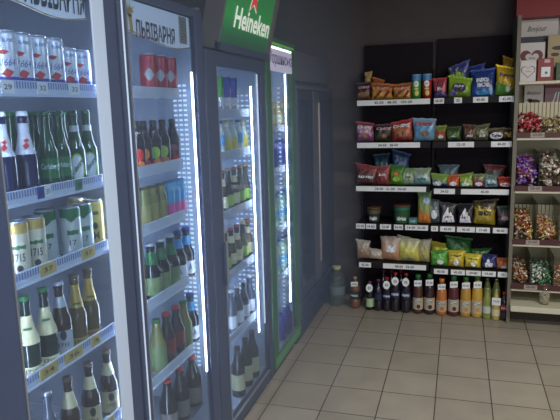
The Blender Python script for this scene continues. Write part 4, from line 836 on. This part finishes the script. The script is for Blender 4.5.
p = on_y(504.3, 300, 5.06); o = soda(.245, .034, cola, redc, mat('red_label', (150, 36, 40), .5), lab_txt='Cola', labz=(.36, .56)); o.location = (p.x, 5.06, .0005); tag(o, 'small cola bottle with red label at the right end of the floor row', 'bottle')

# ------------------------------------------------------------------ cream sweets rack on the right
crm = mat('cream_metal', (206, 200, 178), .45); crb = mat('cream_panel', (170, 168, 148), .55); strip = mat('maroon_strip', (72, 34, 34), .5); binm = clear('bin_plastic', (200, 200, 190), .92, body=.12)
X0, X1, FY = 0.432, 1.55, 4.98
cr_ = thing('sweets_rack', (X0, 5.2, 0), 'cream metal rack of sweets and boxed chocolates at the right edge', 'shelf unit')
q = lambda x: x-X0
MB().box(0, q(X1), L(5.44), L(5.48), 0.05, 2.45).build('back_panel', crb, cr_)
mb = MB()
for z in range(12): mb.box(0.02, q(X1), L(5.436), L(5.441), 0.2+z*0.19, 0.203+z*0.19)
mb.build('panel_grooves', mat('groove_shade', (120, 118, 104), .6), cr_)
MB().box(-0.022, 0.0, L(FY+.01), L(5.46), 0.0, 2.45).build('side_panel', mat('side_grey', (112, 106, 92), .5), cr_)
MB().box(-0.024, 0.004, L(FY), L(FY+.03), 0.0, 2.45).build('upright', mat('upright_grey', (112, 106, 92), .5), cr_)
MB().box(0.02, q(X1), L(5.10), L(5.44), 0.0, 0.125).build('kick_plate', mat('kick_dark', (60, 54, 48), .6), cr_)
MB().box(0.0, q(X1), L(FY-.07), L(5.44), 0.128, 0.175, 0, .006).build('base_deck', crm, cr_)
RZ = [1.955, 1.528, 1.110, .678, .305]
for k, z in enumerate(RZ):
    s = MB().box(0.0, q(X1), L(FY), L(5.44), z-.022, z, 0, .004).build('shelf', crm, cr_)
    if k:
        MB().box(0.0, q(X1), L(FY-.008), L(FY), z-.004, z+.038).build('maroon_strip', strip, s)
        for j in range(4):
            xa = .10+j*.27; MB().box(xa, xa+.10, L(FY-.011), L(FY-.008), z-.002, z+.036).text('%d-00' % (18+7*j+k*5), .07, .018, on_my(L(FY-.0115)), 1, xa+.05, z+.02).build('price_tag', [mat('pinkish_tag', (160, 146, 140), .6), ink], s)
MB().box(-0.02, q(X1), L(5.16), L(5.46), 2.452, 2.72).build('red_header', mat('header_red', (140, 24, 32), .5), cr_)
# sweets behind small dividers: heaps of wrapped sweets nobody could count
def heap(name, x0, x1, z, h, cols, label, n=260, seed=0, size=.016, front=5.02, back=5.275, twist=True):
    rnd = random.Random(seed+50); bm = bmesh.new()
    for _ in range(n):
        x = rnd.uniform(x0+.015, x1-.015); y = rnd.uniform(front, back)
        t_ = (y-front)/(back-front); top = h*(0.62+0.38*t_)*(1-.10*abs((x-(x0+x1)/2)/((x1-x0)/2))**2)
        zz = z+size*1.15+max(0, top-size)*rnd.random()**.45
        mt = Matrix.Translation((x, y, zz)) @ Matrix.Rotation(rnd.uniform(0, 6.28), 4, Vector((rnd.uniform(-1, 1), rnd.uniform(-1, 1), rnd.uniform(-1, 1))).normalized()) @ Matrix.Diagonal((size*1.5, size*.75, size*.75, 1))
        bmesh.ops.create_icosphere(bm, subdivisions=1, radius=1, matrix=mt)
        if twist:
            for v in bm.verts[-12:] if False else (): pass
    me = bpy.data.meshes.new(name); bm.to_mesh(me); bm.free(); me.materials.append(island_mat('wrap_'+name+str(seed), cols))
    o = bpy.data.objects.new(name, me); C.objects.link(o); return tag(o, label, 'sweets', None, 'stuff')
def bins(z, xs, h, slats=True):
    for i, x in enumerate(xs): MB().box(q(x)-.002, q(x)+.002, L(5.0), L(5.42), z, z+h).build('bin_divider', binm, cr_)
def comb(z0, z1, x0, x1, y=5.30):
    """a fence of cream slats behind the sweets"""
    mb = MB(); x = x0
    while x < x1-.02: mb.box(q(x), q(x)+.025, L(y), L(y+.006), z0, z1); x += .030
    mb.build('slat_fence', mat('slat_cream', (206, 200, 168), .5), cr_)
A1, A2, A3, A4 = .445, .61, .78, 1.0
heap('wrapped_sweets', A1, A2+.02, RZ[1], .19, [(152, 40, 51), (197, 51, 62), (118, 33, 44), (230, 141, 141), (214, 206, 196)], 'heap of shiny red wrapped sweets under the white box', 375, 1, .013)
heap('wrapped_sweets', A2+.02, 1.0, RZ[1], .15, [(186, 163, 107), (141, 118, 80), (230, 215, 152), (107, 85, 67), (214, 206, 196)], 'heap of pale gold wrapped sweets beside the red heap', 425, 2, .013)
comb(RZ[1], RZ[1]+.265, .44, 1.4)
heap('wrapped_sweets', A1, A2-.005, RZ[2], .26, [(96, 58, 141), (130, 85, 186), (74, 44, 107), (186, 141, 230), (141, 62, 85), (214, 206, 196)], 'heap of bright purple wrapped sweets', 400, 3, .015)
heap('wrapped_sweets', A2+.01, A3, RZ[2], .28, [(96, 80, 74), (186, 174, 159), (74, 58, 53), (230, 224, 208), (130, 107, 91), (214, 206, 196)], 'heap of brown and white wrapped sweets beside the purple heap', 412, 4, .015)
heap('wrapped_sweets', A3, 1.1, RZ[2], .22, [(85, 118, 96), (174, 186, 163), (118, 85, 74), (214, 206, 196)], 'heap of grey green sweets at the picture edge', 150, 5, .015)
heap('wrapped_sweets', A1, A2-.012, RZ[3], .25, [(163, 85, 67), (219, 174, 96), (141, 67, 74), (248, 219, 141), (118, 96, 67), (214, 206, 196)], 'heap of red and gold sweets on the fourth cream shelf', 450, 6, .011)
heap('wrapped_sweets', A2+.008, A3-.01, RZ[3], .19, [(186, 152, 85), (163, 85, 74), (230, 208, 118), (197, 130, 118), (214, 206, 196)], 'heap of gold and pinkish sweets in the middle bin', 400, 7, .011)
heap('wrapped_sweets', A3, 1.05, RZ[3], .23, [(219, 197, 74), (186, 163, 62), (152, 96, 62), (214, 206, 196)], 'heap of yellow sweets at the picture edge', 200, 8, .011)
comb(RZ[3], RZ[3]+.27, .44, 1.4)
heap('wrapped_sweets', A1, .575, RZ[4], .19, [(141, 91, 67), (186, 141, 96), (118, 62, 58), (219, 186, 130), (214, 206, 196)], 'heap of brown and copper sweets on the lowest bin shelf', 325, 9, .011)
heap('wrapped_sweets', .585, .75, RZ[4], .185, [(62, 130, 91), (96, 163, 118), (219, 230, 219), (118, 107, 85), (51, 96, 74), (214, 206, 196)], 'heap of green and silver sweets on the lowest bin shelf', 375, 10, .011)
heap('wrapped_sweets', .76, 1.0, RZ[4], .18, [(208, 130, 74), (230, 163, 96), (152, 96, 62), (214, 206, 196)], 'heap of orange sweets at the picture edge, lowest bin shelf', 200, 11, .011)
bins(RZ[2], (A2+.002, A3), .30); bins(RZ[3], (A2-.002, A3-.004), .33); bins(RZ[4], (.58, .755), .27)
# boxed chocolates
def cbox(x0, x1, y0, z0, h, d, m_, label, marks=(), name='chocolate_box'):
    o = thing(name, ((x0+x1)/2, y0+d/2, z0+.001), label, 'box'); w_ = x1-x0
    MB().box(-w_/2, w_/2, -d/2, d/2, 0, h, 0, .002).build('carton', m_, o)
    for nm, fn_, mt in marks:
        mb = MB(); fn_(mb, on_my(-d/2-.0015), w_, h); mb.build(nm, mt, o)
    return o
def heart(cx, cy, s, n=24):
    return [(cx+s*.062*16*math.sin(t_)**3, cy+s*.062*(13*math.cos(t_)-5*math.cos(2*t_)-2*math.cos(3*t_)-math.cos(4*t_))) for t_ in [2*PI*k/n for k in range(n)]]
ivory = mat('ivory_carton', (214, 210, 210), .5); bur = mat('burgundy_print', (110, 28, 36), .5); choc = mat('chocolate_print', (66, 36, 34), .5)
def P(px, py, Y): return on_y(px, py, Y)
a_, b_ = P(518.5, 38, 5.30), P(559, 18, 5.30)
cbox(a_.x, b_.x, 5.30, RZ[0], b_.z-RZ[0], .05, ivory, 'large white chocolate box with script lettering standing at the back', [
    ('lettering', lambda mb, fn, w_, h: mb.text('Bonjour', w_*.50, .055, fn, 0, -.01, h*.84, shear=.4), mat('script_green', (52, 70, 62), .5)),
    ('chocolate_print', lambda mb, fn, w_, h: [mb.star(oval(-.10+k*.08-.01, h*.69+k*.004, .032, .014), fn) for k in range(3)], choc)])
a_, b_ = P(519, 60, 5.24), P(547, 36, 5.24); cbox(a_.x, b_.x+.01, 5.24, RZ[0], b_.z-RZ[0], .05, mat('navy_carton', (34, 38, 62), .5), 'navy chocolate box between the white boxes')
a_, b_ = P(518, 60, 5.14), P(545.5, 42, 5.14)
cbox(a_.x, b_.x, 5.14, RZ[0], b_.z-RZ[0], .05, ivory, 'white box with a burgundy heart wreath, mid stack', [
    ('heart_wreath', lambda mb, fn, w_, h: mb.star(heart(.0, h*.60, .085), fn), bur),
    ('heart_centre', lambda mb, fn, w_, h: mb.star(heart(.005, h*.60, .050), lambda u, v: fn(u, v)+Vector((0, -.001, 0))), ivory),
    ('lettering', lambda mb, fn, w_, h: mb.text('Amour', .05, .016, lambda u, v: fn(u, v)+Vector((0, -.002, 0)), 0, .005, h*.61, shear=.3), bur)])
a_, b_ = P(520, 76, 5.03), P(536.5, 60, 5.03)
cbox(a_.x, b_.x, 5.03, RZ[0], b_.z-RZ[0], .04, ivory, 'small white box with a thin heart outline, front left', [
    ('heart_outline', lambda mb, fn, w_, h: mb.star(heart(0, h*.48, .052), fn), bur),
    ('heart_centre', lambda mb, fn, w_, h: mb.star(heart(0, h*.48, .046), lambda u, v: fn(u, v)+Vector((0, -.001, 0))), ivory),
    ('lettering', lambda mb, fn, w_, h: mb.text('Love', .036, .014, lambda u, v: fn(u, v)+Vector((0, -.002, 0)), 0, 0, h*.48), redm)])
a_, b_ = P(537.5, 75, 5.04), P(554, 58, 5.04)
cbox(a_.x, b_.x, 5.04, RZ[0], b_.z-RZ[0], .05, mat('brick_carton', (140, 50, 44), .5), 'brick red box with a white label, right of the heart box', [
    ('white_label', lambda mb, fn, w_, h: mb.star(rect(-.03, .034, h*.18, h*.62), fn), W_), ('upper_label', lambda mb, fn, w_, h: mb.star(rect(-.01, .03, h*.80, h*.95), fn), mat('pale_pink')),
    ('green_mark', lambda mb, fn, w_, h: mb.star(oval(.005, h*.36, .010, .010), lambda u, v: fn(u, v)+Vector((0, -.001, 0))), greenm)])
a_, b_ = P(547.5, 56, 5.16), P(575, 34, 5.16)
cbox(a_.x, b_.x, 5.16, RZ[0], b_.z-RZ[0], .05, mat('kraft_carton', (176, 160, 120), .5), 'beige chocolate box with dark bow print at the picture edge', [
    ('bow_print', lambda mb, fn, w_, h: [mb.star(oval(-.02, h*.72, .045, .016), fn), mb.star(oval(-.04, h*.58, .03, .014), fn)], choc)])
a_, b_ = P(556, 75, 5.04), P(575, 62, 5.04)
cbox(a_.x, b_.x+.04, 5.04, RZ[0], b_.z-RZ[0], .05, mat('green_carton', (60, 90, 66), .5), 'dark green box at the picture edge, front row')
a_, b_ = P(524, 104, 5.34), P(544, 84, 5.34); z_ = RZ[1]
cbox(a_.x, b_.x, 5.34, z_, b_.z-z_, .04, ivory, 'white chocolate box with script lettering behind the slat fence', [
    ('lettering', lambda mb, fn, w_, h: mb.text('Bonjour', w_*.75, .035, fn, 0, 0, h*.82, shear=.4), mat('script_green')),
    ('chocolate_print', lambda mb, fn, w_, h: [mb.star(oval(0.005, h*.66, .045, .018), fn), mb.star(oval(-.03, h*.69, .02, .014), fn)], choc)])
a_, b_ = P(544.5, 104, 5.34), P(575, 82, 5.34)
cbox(a_.x, b_.x, 5.34, z_, b_.z-z_, .04, mat('mauve_carton', (150, 116, 130), .5), 'mauve chocolate box with pale stripes behind the slat fence', [
    ('red_band', lambda mb, fn, w_, h: mb.star(rect(-w_*.48, w_*.48, h*.90, h*.99), fn), bur),
    ('striped_print', lambda mb, fn, w_, h: [mb.star([(-.05+k*.03, h*.62), (-.04+k*.03, h*.62), (-.02+k*.02, h*.82), (-.03+k*.02, h*.82)], fn) for k in range(4)], W_)])
# clear cup of white sweets on the base deck
c = P(544, 304, 5.02); cu = thing('sweets_cup', (c.x, 5.02, .176), 'clear tub of white sweets standing on the cream base deck', 'tub')
MB().lathe([(.036, 0), (.052, .155)], 20).build('tub_body', clear('tub_plastic', (235, 232, 220), .98, body=.12), cu)
rnd = random.Random(3); bm = bmesh.new()
for _ in range(260):
    a2 = rnd.uniform(0, 6.28); z2 = rnd.uniform(.008, .150); rr_ = (.029+.014*z2/.15)*rnd.random()**.4
    bmesh.ops.create_icosphere(bm, subdivisions=1, radius=.0065, matrix=Matrix.Translation((rr_*math.cos(a2), rr_*math.sin(a2), z2)))
me = bpy.data.meshes.new('white_sweets'); bm.to_mesh(me); bm.free(); me.materials.append(island_mat('tub_sweets', [(226, 222, 200), (204, 196, 170), (236, 234, 224)]))
o = bpy.data.objects.new('white_sweets', me); C.objects.link(o); o.parent = cu; o['kind'] = 'stuff'
